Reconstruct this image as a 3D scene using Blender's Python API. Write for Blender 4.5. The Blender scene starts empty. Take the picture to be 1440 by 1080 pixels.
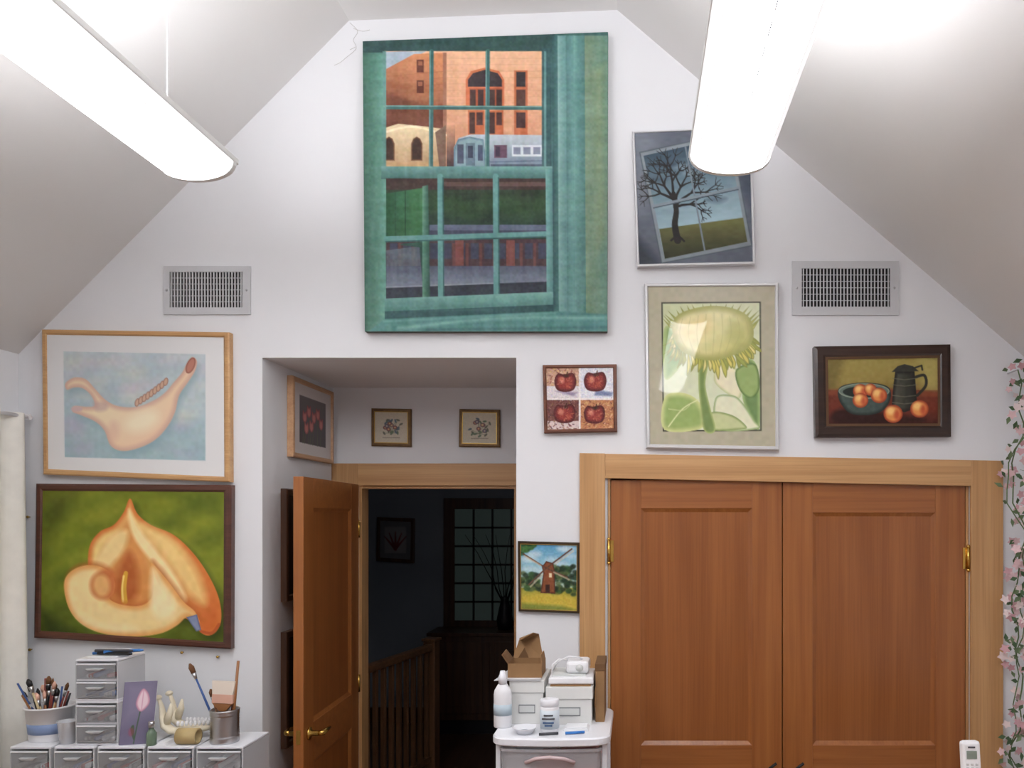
import bpy, bmesh, math, random
import numpy as np
from mathutils import Vector, Matrix
random.seed(4); np.random.seed(4)
F=1120.0; S=332.0; D=F/S; EYE=1.87; CX=895.0; CY=728.0
def wx(px,y=0.0): return (px-CX)/F*(D+y)
def wz(py,y=0.0): return EYE+(CY-py)/F*(D+y)
def P(px,py,y=0.0): return Vector((wx(px,y),y,wz(py,y)))
sc=bpy.context.scene
sc.view_settings.view_transform='Standard'
sc.view_settings.look='None'
sc.view_settings.exposure=0.0
def lin(c):
    c=np.asarray(c,dtype=float)/255.0
    return np.where(c<=0.04045,c/12.92,((c+0.055)/1.055)**2.4)
def l4(c,g=1.0):
    v=np.clip(lin(c)*g,0,1); return (float(v[0]),float(v[1]),float(v[2]),1.0)
MATS={}
def mat(name,col,rough=0.6,metal=0.0,var=0.0,vs=8.0,bump=0.0,bs=60.0,trans=0.0,emit=None,es=0.0,spec=0.4,alpha=1.0,coat=0.0):
    if name in MATS: return MATS[name]
    m=bpy.data.materials.new(name); m.use_nodes=True
    nt=m.node_tree; b=nt.nodes['Principled BSDF']
    b.inputs['Base Color'].default_value=l4(col)
    b.inputs['Roughness'].default_value=rough
    b.inputs['Metallic'].default_value=metal
    b.inputs['Specular IOR Level'].default_value=spec
    b.inputs['Transmission Weight'].default_value=trans
    b.inputs['Coat Weight'].default_value=coat
    b.inputs['Alpha'].default_value=alpha
    tc=nt.nodes.new('ShaderNodeTexCoord')
    if var>0:
        n=nt.nodes.new('ShaderNodeTexNoise'); n.inputs['Scale'].default_value=vs; n.inputs['Detail'].default_value=5
        r=nt.nodes.new('ShaderNodeValToRGB')
        c=lin(col)
        r.color_ramp.elements[0].position=0.3; r.color_ramp.elements[1].position=0.7
        r.color_ramp.elements[0].color=tuple(np.clip(c*(1-var),0,1))+(1,)
        r.color_ramp.elements[1].color=tuple(np.clip(c*(1+var),0,1))+(1,)
        nt.links.new(tc.outputs['Object'],n.inputs['Vector']); nt.links.new(n.outputs['Fac'],r.inputs['Fac'])
        nt.links.new(r.outputs['Color'],b.inputs['Base Color'])
    if bump>0:
        n2=nt.nodes.new('ShaderNodeTexNoise'); n2.inputs['Scale'].default_value=bs; n2.inputs['Detail'].default_value=4
        bp=nt.nodes.new('ShaderNodeBump'); bp.inputs['Strength'].default_value=bump; bp.inputs['Distance'].default_value=0.005
        nt.links.new(tc.outputs['Object'],n2.inputs['Vector']); nt.links.new(n2.outputs['Fac'],bp.inputs['Height'])
        nt.links.new(bp.outputs['Normal'],b.inputs['Normal'])
    if emit is not None:
        b.inputs['Emission Color'].default_value=l4(emit); b.inputs['Emission Strength'].default_value=es
    MATS[name]=m; return m
def wood(name,c1,c2,axis='z',rough=0.4,sc_=1.0,coat=0.15):
    if name in MATS: return MATS[name]
    m=bpy.data.materials.new(name); m.use_nodes=True
    nt=m.node_tree; b=nt.nodes['Principled BSDF']
    tc=nt.nodes.new('ShaderNodeTexCoord'); mp=nt.nodes.new('ShaderNodeMapping')
    v=[22.0*sc_]*3; v['xyz'.index(axis)]=0.9*sc_
    mp.inputs['Scale'].default_value=v
    n=nt.nodes.new('ShaderNodeTexNoise'); n.inputs['Scale'].default_value=1.2; n.inputs['Detail'].default_value=6; n.inputs['Distortion'].default_value=0.5
    r=nt.nodes.new('ShaderNodeValToRGB'); e=r.color_ramp.elements
    e[0].position=0.3; e[1].position=0.72
    e[0].color=l4(c1); e[1].color=l4(c2)
    mp2=nt.nodes.new('ShaderNodeMapping'); v2=[130.0]*3; v2['xyz'.index(axis)]=2.5
    mp2.inputs['Scale'].default_value=v2
    n2=nt.nodes.new('ShaderNodeTexNoise'); n2.inputs['Scale'].default_value=1.0; n2.inputs['Detail'].default_value=2
    mx=nt.nodes.new('ShaderNodeMixRGB'); mx.blend_type='MULTIPLY'; mx.inputs['Fac'].default_value=0.35
    r2=nt.nodes.new('ShaderNodeValToRGB'); r2.color_ramp.elements[0].position=0.3; r2.color_ramp.elements[1].position=0.6
    r2.color_ramp.elements[0].color=(0.62,0.55,0.5,1)
    L=nt.links.new
    L(tc.outputs['Object'],mp.inputs['Vector']); L(mp.outputs['Vector'],n.inputs['Vector']); L(n.outputs['Fac'],r.inputs['Fac'])
    L(tc.outputs['Object'],mp2.inputs['Vector']); L(mp2.outputs['Vector'],n2.inputs['Vector']); L(n2.outputs['Fac'],r2.inputs['Fac'])
    L(r.outputs['Color'],mx.inputs['Color1']); L(r2.outputs['Color'],mx.inputs['Color2']); L(mx.outputs['Color'],b.inputs['Base Color'])
    b.inputs['Roughness'].default_value=rough; b.inputs['Coat Weight'].default_value=coat; b.inputs['Coat Roughness'].default_value=0.25
    MATS[name]=m; return m

class B:
    def __init__(s,name):
        s.name=name; s.bm=bmesh.new(); s.mats=[]; s.M=Matrix.Identity(4)
    def mi(s,m):
        if m not in s.mats: s.mats.append(m)
        return s.mats.index(m)
    def add(s,verts,faces,m,smooth=False):
        i=s.mi(m); vs=[s.bm.verts.new(s.M@Vector(v)) for v in verts]; fs=[]
        for f in faces:
            try:
                fc=s.bm.faces.new([vs[k] for k in f]); fc.material_index=i; fc.smooth=smooth; fs.append(fc)
            except ValueError: pass
        return vs,fs
    def hexa(s,c,m,bev=0,smooth=False):
        vs,fs=s.add(c,[(0,3,2,1),(4,5,6,7),(0,1,5,4),(1,2,6,5),(2,3,7,6),(3,0,4,7)],m,smooth)
        if bev>0:
            es=set(e for f in fs for e in f.edges)
            bmesh.ops.bevel(s.bm,geom=list(es),offset=bev,segments=2,affect='EDGES',profile=0.5,clamp_overlap=True,material=-1)
    def box(s,x0,x1,y0,y1,z0,z1,m,bev=0):
        s.hexa([(x0,y0,z0),(x1,y0,z0),(x1,y1,z0),(x0,y1,z0),(x0,y0,z1),(x1,y0,z1),(x1,y1,z1),(x0,y1,z1)],m,bev)
    def prism(s,pts,ext,m,smooth=False):
        n=len(pts); e=Vector(ext); a=[Vector(p) for p in pts]; b=[p+e for p in a]
        s.add(a+b,[tuple(range(n))[::-1],tuple(range(n,2*n))]+[(i,(i+1)%n,n+(i+1)%n,n+i) for i in range(n)],m,smooth)
    def lathe(s,prof,c,m,seg=24,axis='z',smooth=True,sx=1.0,sy=1.0):
        vs=[];fs=[]
        for r,z in prof:
            for k in range(seg):
                a=2*math.pi*k/seg; x=r*math.cos(a)*sx; y=r*math.sin(a)*sy
                if axis=='z': v=(x,y,z)
                elif axis=='x': v=(z,x,y)
                else: v=(x,z,y)
                vs.append(Vector(c)+Vector(v))
        n=len(prof)
        for i in range(n-1):
            for k in range(seg):
                k2=(k+1)%seg; fs.append((i*seg+k,i*seg+k2,(i+1)*seg+k2,(i+1)*seg+k))
        if prof[0][0]>1e-6: fs.append(tuple(range(seg))[::-1])
        if prof[-1][0]>1e-6: fs.append(tuple((n-1)*seg+k for k in range(seg)))
        s.add(vs,fs,m,smooth)
    def tube(s,pts,r,m,seg=8,smooth=True,flat=1.0):
        pts=[Vector(p) for p in pts]; n=len(pts)
        rs=r if isinstance(r,(list,tuple)) else [r]*n
        vs=[];fs=[]; up=None
        for i,p in enumerate(pts):
            t=(pts[min(i+1,n-1)]-pts[max(i-1,0)]).normalized()
            if up is None:
                up=Vector((0,0,1)) if abs(t.z)<0.9 else Vector((1,0,0))
            a=t.cross(up).normalized(); b=a.cross(t).normalized(); up=b
            for k in range(seg):
                an=2*math.pi*k/seg
                vs.append(p+a*math.cos(an)*rs[i]+b*math.sin(an)*rs[i]*flat)
        for i in range(n-1):
            for k in range(seg):
                k2=(k+1)%seg; fs.append((i*seg+k,i*seg+k2,(i+1)*seg+k2,(i+1)*seg+k))
        fs.append(tuple(range(seg))[::-1]); fs.append(tuple((n-1)*seg+k for k in range(seg)))
        s.add(vs,fs,m,smooth)
    def sphere(s,c,r,m,sc_=(1,1,1),seg=16):
        prof=[(max(1e-7,math.sin(math.pi*i/10))*r,-math.cos(math.pi*i/10)*r) for i in range(11)]
        old=s.M; s.M=old@Matrix.Translation(c)@Matrix.Diagonal((sc_[0],sc_[1],sc_[2],1))
        s.lathe(prof,(0,0,0),m,seg); s.M=old
    def done(s,parent=None):
        bmesh.ops.recalc_face_normals(s.bm,faces=s.bm.faces)
        me=bpy.data.meshes.new(s.name)
        co=[v.co for v in s.bm.verts]
        mn=Vector((min(c.x for c in co),min(c.y for c in co),min(c.z for c in co)))
        mxx=Vector((max(c.x for c in co),max(c.y for c in co),max(c.z for c in co)))
        c=(mn+mxx)/2
        if parent: c=parent.location.copy()
        bmesh.ops.translate(s.bm,verts=s.bm.verts,vec=-c)
        s.bm.to_mesh(me); s.bm.free()
        for m in s.mats: me.materials.append(m)
        o=bpy.data.objects.new(s.name,me); sc.collection.objects.link(o)
        if parent: o.parent=parent
        else: o.location=c
        return o

# ---------------- painter ----------------
def cat(pts,closed,n=6):
    p=np.array(pts,float); N=len(p); out=[]
    rng=range(N) if closed else range(N-1)
    for i in rng:
        if closed: a,b,c,d=p[(i-1)%N],p[i],p[(i+1)%N],p[(i+2)%N]
        else: a,b,c,d=p[max(i-1,0)],p[i],p[i+1],p[min(i+2,N-1)]
        for k in range(n):
            t=k/n
            out.append(0.5*((2*b)+(-a+c)*t+(2*a-5*b+4*c-d)*t*t+(-a+3*b-3*c+d)*t**3))
    if not closed: out.append(p[-1])
    return np.array(out)
class Cv:
    def __init__(s,q,step=1.0):
        q=[np.array(a,float)[:2] for a in q]; s.q=q
        s.W=int(np.linalg.norm(q[1]-q[0])/step)+1; s.H=int(np.linalg.norm(q[3]-q[0])/step)+1
        u,v=np.meshgrid(np.linspace(0,1,s.W),np.linspace(0,1,s.H))
        f=lambda i:(q[0][i]*(1-u)+q[1][i]*u)*(1-v)+(q[3][i]*(1-u)+q[2][i]*u)*v
        s.X=f(0); s.Y=f(1); s.img=np.zeros((s.H,s.W,3))
    def fill(s,c): s.img[:]=np.array(c)/255.
    def vg(s,stops):
        ys=[a for a,_ in stops]
        for k in range(3): s.img[:,:,k]=np.interp(s.Y,ys,[c[k]/255. for _,c in stops])
    def poly(s,pts,col,sm=0,soft=1.0,edge=None,ew=6.0,grad=None,a=1.0):
        p=cat(pts,True) if sm else np.array(pts,float)
        m=(s.X>p[:,0].min()-soft-1)&(s.X<p[:,0].max()+soft+1)&(s.Y>p[:,1].min()-soft-1)&(s.Y<p[:,1].max()+soft+1)
        if not m.any(): return
        x=s.X[m];y=s.Y[m]; d=np.full(x.shape,1e9); ins=np.zeros(x.shape,bool); n=len(p)
        for i in range(n):
            ax,ay=p[i]; bx,by=p[(i+1)%n]; dx,dy=bx-ax,by-ay; L=dx*dx+dy*dy+1e-9
            t=np.clip(((x-ax)*dx+(y-ay)*dy)/L,0,1)
            d=np.minimum(d,(x-ax-t*dx)**2+(y-ay-t*dy)**2)
            if ay!=by:
                c=((ay>y)!=(by>y))&(x<(bx-ax)*(y-ay)/(by-ay)+ax); ins^=c
        d=np.sqrt(d); sd=np.where(ins,d,-d); al=np.clip(sd/soft+0.5,0,1)*a
        C=np.ones((len(x),3))*(np.array(col)/255.)
        if grad:
            (p0,c0,p1,c1)=grad; vx,vy=p1[0]-p0[0],p1[1]-p0[1]
            t=np.clip(((x-p0[0])*vx+(y-p0[1])*vy)/(vx*vx+vy*vy+1e-9),0,1)[:,None]
            C=(np.array(c0)*(1-t)+np.array(c1)*t)/255.
        if edge is not None:
            t=np.clip(sd/ew,0,1); t=(t*t*(3-2*t))[:,None]
            C=np.array(edge)/255.*(1-t)+C*t
        s.img[m]=s.img[m]*(1-al[:,None])+C*al[:,None]
    def rect(s,x0,y0,x1,y1,col,**k): s.poly([(x0,y0),(x1,y0),(x1,y1),(x0,y1)],col,**k)
    def ell(s,cx,cy,rx,ry,col,rot=0,**k):
        r=math.radians(rot)
        s.poly([(cx+rx*math.cos(t)*math.cos(r)-ry*math.sin(t)*math.sin(r),cy+rx*math.cos(t)*math.sin(r)+ry*math.sin(t)*math.cos(r)) for t in np.linspace(0,2*math.pi,24,endpoint=False)],col,**k)
    def line(s,pts,w,col,sm=0,soft=1.0,a=1.0,w1=None):
        p=cat(pts,False) if sm else np.array(pts,float)
        w1=w if w1 is None else w1; mg=max(w,w1)/2+soft+1
        m=(s.X>p[:,0].min()-mg)&(s.X<p[:,0].max()+mg)&(s.Y>p[:,1].min()-mg)&(s.Y<p[:,1].max()+mg)
        if not m.any(): return
        x=s.X[m];y=s.Y[m]; best=np.full(x.shape,-1e9); n=len(p)-1
        for i in range(n):
            ax,ay=p[i]; bx,by=p[i+1]; dx,dy=bx-ax,by-ay; L=dx*dx+dy*dy+1e-9
            t=np.clip(((x-ax)*dx+(y-ay)*dy)/L,0,1)
            ww=(w+(w1-w)*(i+t)/n)/2
            best=np.maximum(best,ww-np.sqrt((x-ax-t*dx)**2+(y-ay-t*dy)**2))
        al=(np.clip(best/soft+0.5,0,1)*a)[:,None]
        s.img[m]=s.img[m]*(1-al)+np.array(col)/255.*al
    def noise(s,amp,sx,sy,col=0.4):
        def one():
            gw=max(2,int(s.W/sx)+2); gh=max(2,int(s.H/sy)+2)
            g=np.random.rand(gh,gw)
            yy=np.linspace(0,gh-1.001,s.H); xx=np.linspace(0,gw-1.001,s.W)
            yi=yy.astype(int); xi=xx.astype(int); fy=yy-yi; fx=xx-xi
            fy=(fy*fy*(3-2*fy))[:,None]; fx=(fx*fx*(3-2*fx))[None,:]
            a=g[yi][:,xi]; b=g[yi][:,xi+1]; c=g[yi+1][:,xi]; d=g[yi+1][:,xi+1]
            return (a*(1-fx)+b*fx)*(1-fy)+(c*(1-fx)+d*fx)*fy-0.5
        n=one(); s.img+= (amp*n)[:,:,None]
        for k in range(3): s.img[:,:,k]+=amp*col*one()
    def desat(s,a):
        g=s.img.mean(axis=2,keepdims=True); s.img=s.img*(1-a)+g*a
    def mesh(s,name,pos,m,parent,gain=1.0):
        x,y,z=pos(s.X,s.Y)
        c=parent.location
        co=np.stack([x-c.x,y-c.y,z-c.z],-1).reshape(-1,3).astype(np.float32)
        me=bpy.data.meshes.new(name); n=s.W*s.H; me.vertices.add(n); me.vertices.foreach_set('co',co.ravel())
        idx=np.arange(n).reshape(s.H,s.W); a=idx[:-1,:-1];b=idx[1:,:-1];c2=idx[1:,1:];d=idx[:-1,1:]
        q=np.stack([a,b,c2,d],-1).reshape(-1,4); nf=len(q)
        me.loops.add(nf*4); me.loops.foreach_set('vertex_index',q.ravel().astype(np.int32))
        me.polygons.add(nf); me.polygons.foreach_set('loop_start',(np.arange(nf)*4).astype(np.int32))
        me.update(calc_edges=True)
        L=lin(np.clip(s.img,0,1)*255)*gain
        ca=me.color_attributes.new('Paint','FLOAT_COLOR','POINT')
        rgba=np.ones((n,4),np.float32); rgba[:,:3]=np.clip(L,0,1).reshape(-1,3)
        ca.data.foreach_set('color',rgba.ravel())
        me.materials.append(m)
        o=bpy.data.objects.new(name,me); sc.collection.objects.link(o); o.parent=parent
        return o
def paintmat(name,rough,spec,coat=0.0):
    m=bpy.data.materials.new(name); m.use_nodes=True; nt=m.node_tree; b=nt.nodes['Principled BSDF']
    a=nt.nodes.new('ShaderNodeAttribute'); a.attribute_name='Paint'
    nt.links.new(a.outputs['Color'],b.inputs['Base Color'])
    b.inputs['Roughness'].default_value=rough; b.inputs['Specular IOR Level'].default_value=spec
    b.inputs['Coat Weight'].default_value=coat; b.inputs['Coat Roughness'].default_value=0.03
    return m
OIL=paintmat('oil_paint',0.5,0.3); PRINT=paintmat('print_behind_glass',0.6,0.2,0.5)

def wallpos(y):
    return lambda X,Y:((X-CX)/F*(D+y),np.full(X.shape,y),EYE+(CY-Y)/F*(D+y))
def inset(q,w):
    q=[Vector(a[:2]) for a in q]; TL,TR,BR,BL=q
    ex=(TR-TL).normalized(); ey=(BL-TL).normalized()
    return [TL+ex*w+ey*w,TR-ex*w+ey*w,BR-ex*w-ey*w,BL+ex*w-ey*w]
GAP=.0015
def frame(b,q,w,depth,m,m2=None,lip=0.006,y0=0.0):
    yf=y0-depth
    o=[P(a[0],a[1],yf) for a in q]; i1=[P(a[0],a[1],yf) for a in inset(q,w*0.25)]
    i2=[P(a[0],a[1],yf+lip) for a in inset(q,w)]
    ob=[Vector((v.x,y0-GAP,v.z)) for v in o]; os=[Vector((v.x,yf+0.004,v.z)) for v in o]
    i3=[Vector((v.x,y0-0.003,v.z)) for v in i2]
    im=[P(a[0],a[1],yf) for a in inset(q,w*0.7)]
    rings=[ob,os,i1,im,i2,i3]; vs=[v for r in rings for v in r]; fs=[]
    for r in range(len(rings)-1):
        for k in range(4):
            fs.append((r*4+k,r*4+(k+1)%4,(r+1)*4+(k+1)%4,(r+1)*4+k))
    fs.append((20,21,22,23)); fs.append((0,1,2,3))
    b.add(vs,fs,m)
    if m2:
        j1=[P(a[0],a[1],yf+lip-0.003) for a in inset(q,w*0.82)]; j2=[P(a[0],a[1],yf+lip-0.003) for a in inset(q,w*1.05)]
        b.add(j1+j2,[(k,(k+1)%4,4+(k+1)%4,4+k) for k in range(4)],m2)
def picture(name,q,w,depth,m,canvas,pm=OIL,m2=None,y0=0.0,gain=1.08):
    b=B(name); frame(b,q,w,depth,m,m2,y0=y0); o=b.done()
    canvas.mesh(name+'_artwork',wallpos(y0-depth+0.0075),pm,o,gain)
    return o

# ---------------- materials ----------------
M_wall=mat('wall_paint',(231,232,235),0.75,var=0.012,vs=2,spec=0.2)
M_ceil=mat('ceiling_paint',(220,219,218),0.85,spec=0.1)
M_floor=wood('floor_boards',(120,78,45),(160,110,68),'y')
M_maple=wood('maple_trim_v',(184,138,88),(206,162,112),'z')
M_mapleh=wood('maple_trim_h',(184,138,88),(206,162,112),'x')
M_fir=wood('fir_door_v',(144,84,38),(166,104,52),'z',rough=0.38)
M_firh=wood('fir_door_h',(144,84,38),(166,104,52),'x',rough=0.38)
M_firp=wood('fir_panel',(136,78,33),(158,96,47),'z',rough=0.35,sc_=0.8)
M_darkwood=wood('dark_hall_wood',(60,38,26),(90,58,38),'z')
M_brass=mat('brass',(205,165,85),0.25,metal=1.0)
M_white=mat('white_plastic',(235,235,238),0.35)
M_metalw=mat('white_enamel',(228,228,227),0.4)
M_black=mat('black_plastic',(25,25,28),0.4)
M_steel=mat('steel',(190,190,192),0.3,metal=1.0)
M_void=mat('void_shade',(30,30,32),0.8)  # near-black colour standing in for unlit depth

# ---------------- room ----------------
XL,XR=wx(26),1.72
ZL=wz(498)
fl=(wx(491),wz(29)); fr=(wx(868),wz(14))
ZR=fr[1]-0.852*(XR-fr[0])
RL,RR,RT=wx(369),wx(726),wz(503)
CL,CR,CT=wx(855),wx(1362),2.045
YB=-5.3
b=B('wall_back')
pts=[(XL-.12,0),(RL,0),(RL,RT),(RR,RT),(RR,0),(CL,0),(CL,CT),(CR,CT),(CR,0),(XR+.12,0),(XR+.12,ZR),(fr[0],fr[1]+.14),(fl[0],fl[1]+.14),(XL-.12,ZL)]
b.prism([(x,0,z) for x,z in pts],(0,0.1,0),M_wall); b.done()
b=B('wall_left'); b.box(XL-.12,XL,YB,0,0,ZL,M_wall); b.done()
b=B('wall_right'); b.box(XR,XR+.12,YB,0,0,ZR,M_wall); b.done()
b=B('wall_front'); b.prism([(XL-.12,YB-.1,0),(XR+.12,YB-.1,0),(XR+.12,YB-.1,ZR),(fr[0],YB-.1,fr[1]),(fl[0],YB-.1,fl[1]),(XL-.12,YB-.1,ZL)],(0,.1,0),M_wall); b.done()
b=B('floor'); b.box(XL-.12,XR+.12,YB,0.0,-.1,0,M_floor); b.done()
b=B('ceiling')
sl=(fl[1]-ZL)/(fl[0]-XL)
poly=[(XL-.12,ZL-.12*sl),(fl[0],fl[1]),(fr[0],fr[1]),(XR+.12,ZR-.12*.852)]
for i in range(3):
    (x0,z0),(x1,z1)=poly[i],poly[i+1]
    b.prism([(x0,YB,z0),(x1,YB,z1),(x1,YB,z1+.1),(x0,YB,z0+.1)],(0,-YB,0),M_ceil)
b.done()
YR=D*(526/427.)-D
sb=F/(D+YR)
def bx(px): return (px-CX)/sb
def bz(py): return EYE+(CY-py)/sb
b=B('wall_recess_left'); b.box(RL-.1,RL,0.1,YR,0,RT,M_wall); b.done()
b=B('wall_recess_right'); b.box(RR,RR+.1,0.1,YR,0,RT,M_wall); b.done()
b=B('ceiling_recess'); b.box(RL-.1,RR+.1,0.1,YR+.1,RT,RT+.1,M_wall); b.done()
OL,OR,OT=bx(505),bx(727),bz(683)
b=B('wall_recess_back')
b.prism([(x,YR,z) for x,z in [(-3.0,0),(OL,0),(OL,OT),(OR,OT),(OR,0),(-.2,0),(-.2,RT),(-3.0,RT)]],(0,.1,0),M_wall); b.done()
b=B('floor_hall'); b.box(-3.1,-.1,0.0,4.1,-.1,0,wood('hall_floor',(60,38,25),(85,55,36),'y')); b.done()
M_hall=mat('hall_paint_shaded',(140,146,154),0.85,var=0.03,vs=2,spec=0.1)  # base colour darkened to carry part of the hall's shade
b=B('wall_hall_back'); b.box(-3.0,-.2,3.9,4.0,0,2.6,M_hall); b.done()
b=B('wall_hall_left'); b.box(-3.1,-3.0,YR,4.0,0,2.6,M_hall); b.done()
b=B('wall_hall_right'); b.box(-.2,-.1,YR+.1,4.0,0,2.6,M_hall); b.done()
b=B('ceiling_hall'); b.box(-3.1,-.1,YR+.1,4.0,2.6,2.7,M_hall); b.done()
b=B('hall_fill_lamp'); b.lathe([(.13,0),(.13,-.02),(.11,-.02)],(-1.1,1.9,2.6),M_metalw,24)  # added fill lamp that brightens the dark hall
b.lathe([(.11,-.02),(.09,-.06),(.05,-.08),(.0001,-.085)],(-1.1,1.9,2.6),mat('fill_lamp_glow',(230,230,235),.4,emit=(240,242,250),es=11.0),24); b.done()
b=B('trim_1')
t=.115
b.box(RL,OL,YR-.02,YR,0,OT+t,M_maple,.002)
b.box(OR,OR+.1,YR-.02,YR,0,OT+t,M_maple,.002)
b.box(OL,OR,YR-.02,YR,OT,OT+t,M_mapleh,.002)
b.box(OL,OL+.015,YR,YR+.1,0,OT,M_maple); b.box(OR-.015,OR,YR,YR+.1,0,OT,M_maple); b.box(OL+.015,OR-.015,YR,YR+.1,OT-.015,OT,M_mapleh)
b.done()
b=B('trim_2')
xl0,xl1,xr0,xr1=wx(815,-.02),wx(851,-.02),wx(1366,-.02),wx(1411,-.02)
zt=lambda px,py:wz(py,-.02)
def slab(x0,x1,zb0,zb1,zt0,zt1,m):
    b.hexa([(x0,-.02,zb0),(x1,-.02,zb1),(x1,0,zb1),(x0,0,zb0),(x0,-.02,zt0),(x1,-.02,zt1),(x1,0,zt1),(x0,0,zt0)],m,.002)
slab(xl0,xl1,0,0,zt(0,637),zt(0,637.6),M_maple)
slab(xr0,xr1,0,0,zt(0,647),zt(0,648),M_maple)
slab(xl1,xr0,zt(0,672.5),zt(0,683.5),zt(0,638),zt(0,647),M_mapleh)
b.box(CL-.002,CL+.01,0,.1,0,CT,M_maple); b.box(CR-.01,CR+.002,0,.1,0,CT,M_maple)
b.done()
b=B('wall_closet_back'); b.box(CL-.05,CR+.05,.1,.14,0,CT+.05,M_void); b.done()  # dark panel stands in for the unlit closet behind the doors
def leaf(b,w,h,st,panels,thk=.036):
    b.box(0,st,0,thk,0,h,M_fir,.0015); b.box(w-st,w,0,thk,0,h,M_fir,.0015)
    zs=[0]+[v for p in panels for v in p]+[h]
    for i in range(0,len(zs),2): b.box(st,w-st,0,thk,zs[i],zs[i+1],M_firh,.0015)
    for z0,z1 in panels:
        b.box(st,w-st,.012,thk-.012,z0,z1,M_firp)
        for side in (0,1):
            ya,yb=(.003,.012) if side==0 else (thk-.003,thk-.012)
            o=[(st,ya,z0),(w-st,ya,z0),(w-st,ya,z1),(st,ya,z1)]
            k=.016
            i_=[(st+k,yb,z0+k),(w-st-k,yb,z0+k),(w-st-k,yb,z1-k),(st+k,yb,z1-k)]
            b.add(o+i_,[(a,(a+1)%4,4+(a+1)%4,4+a) for a in range(4)],M_fir)
xm=wx(1100.5)
for i,(x0,x1) in enumerate([(CL+.012,xm-.002),(xm+.002,CR-.012)]):
    b=B('door_%d'%(i+1)); b.M=Matrix.Translation((x0,.004,.01))
    leaf(b,x1-x0,2.02,.127,[(.24,.77),(.895,wz(715 if i==0 else 721)-.01)])
    b.M=Matrix.Identity(4)
    hx=CL+.004 if i==0 else CR-.004
    for z in (wz(775) if i==0 else wz(785),.3):
        b.tube([(hx,-.008,z-.045),(hx,-.008,z+.045)],.007,M_brass,10)
        b.sphere((hx,-.008,z+.05),.008,M_brass); b.sphere((hx,-.008,z-.05),.008,M_brass)
        x_0,x_1=sorted((hx,hx+.02 if i==0 else hx-.02)); b.box(x_0,x_1,-.001,.006,z-.045,z+.045,M_brass)
    kx=x1-.05 if i==0 else x0+.06
    b.tube([(kx,-.0,.80),(kx-.01,-.03,.815),(kx+.02,-.035,.84)],.006,M_black,8)
    b.done()
b=B('door_3')
H=Vector((-1.440,YR-.03,0)); E=Vector((-1.398,-.03,0)); u=(E-H); w=u.length; u.normalize()
n=Vector((0,0,1)).cross(u)
if n.x>0: n=-n
R=Matrix((( u.x,n.x,0,H.x),(u.y,n.y,0,H.y),(0,0,1,.012),(0,0,0,1)))
b.M=R; leaf(b,w,2.031,.12,[(.24,.80),(.97,1.90)],.042)
ky=w-.065; kz=.935
for sgn,y0 in ((-1,0),(1,.042)):
    b.lathe([(.028,0),(.028,.006),(.012,.012),(.011,.04)] if sgn>0 else [(.028,0),(.028,-.006),(.012,-.012),(.011,-.04)],(ky,y0,kz),M_brass,20,axis='y')
    b.tube([(ky,y0+sgn*.04,kz),(ky-.01,y0+sgn*.055,kz),(ky-.06,y0+sgn*.06,kz+.004),(ky-.1,y0+sgn*.055,kz)],[.011,.013,.009,.007],M_brass,12)
b.box(w-.0005,w+.001,.012,.03,kz-.03,kz+.03,M_brass)
for z in (.25,1.0,1.8): b.tube([(-.006,.0,z-.045),(-.006,.0,z+.045)],.007,M_brass,10)
b.done()
b=B('baseboard_back')
b.box(XL,RL,-.015,0,0,.11,M_mapleh,.002); b.box(RR,xl0,-.015,0,0,.11,M_mapleh,.002); b.done()
b=B('baseboard_hall'); b.box(-3.0,-1.78,3.885,3.9,0,.14,M_darkwood); b.done()

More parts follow.
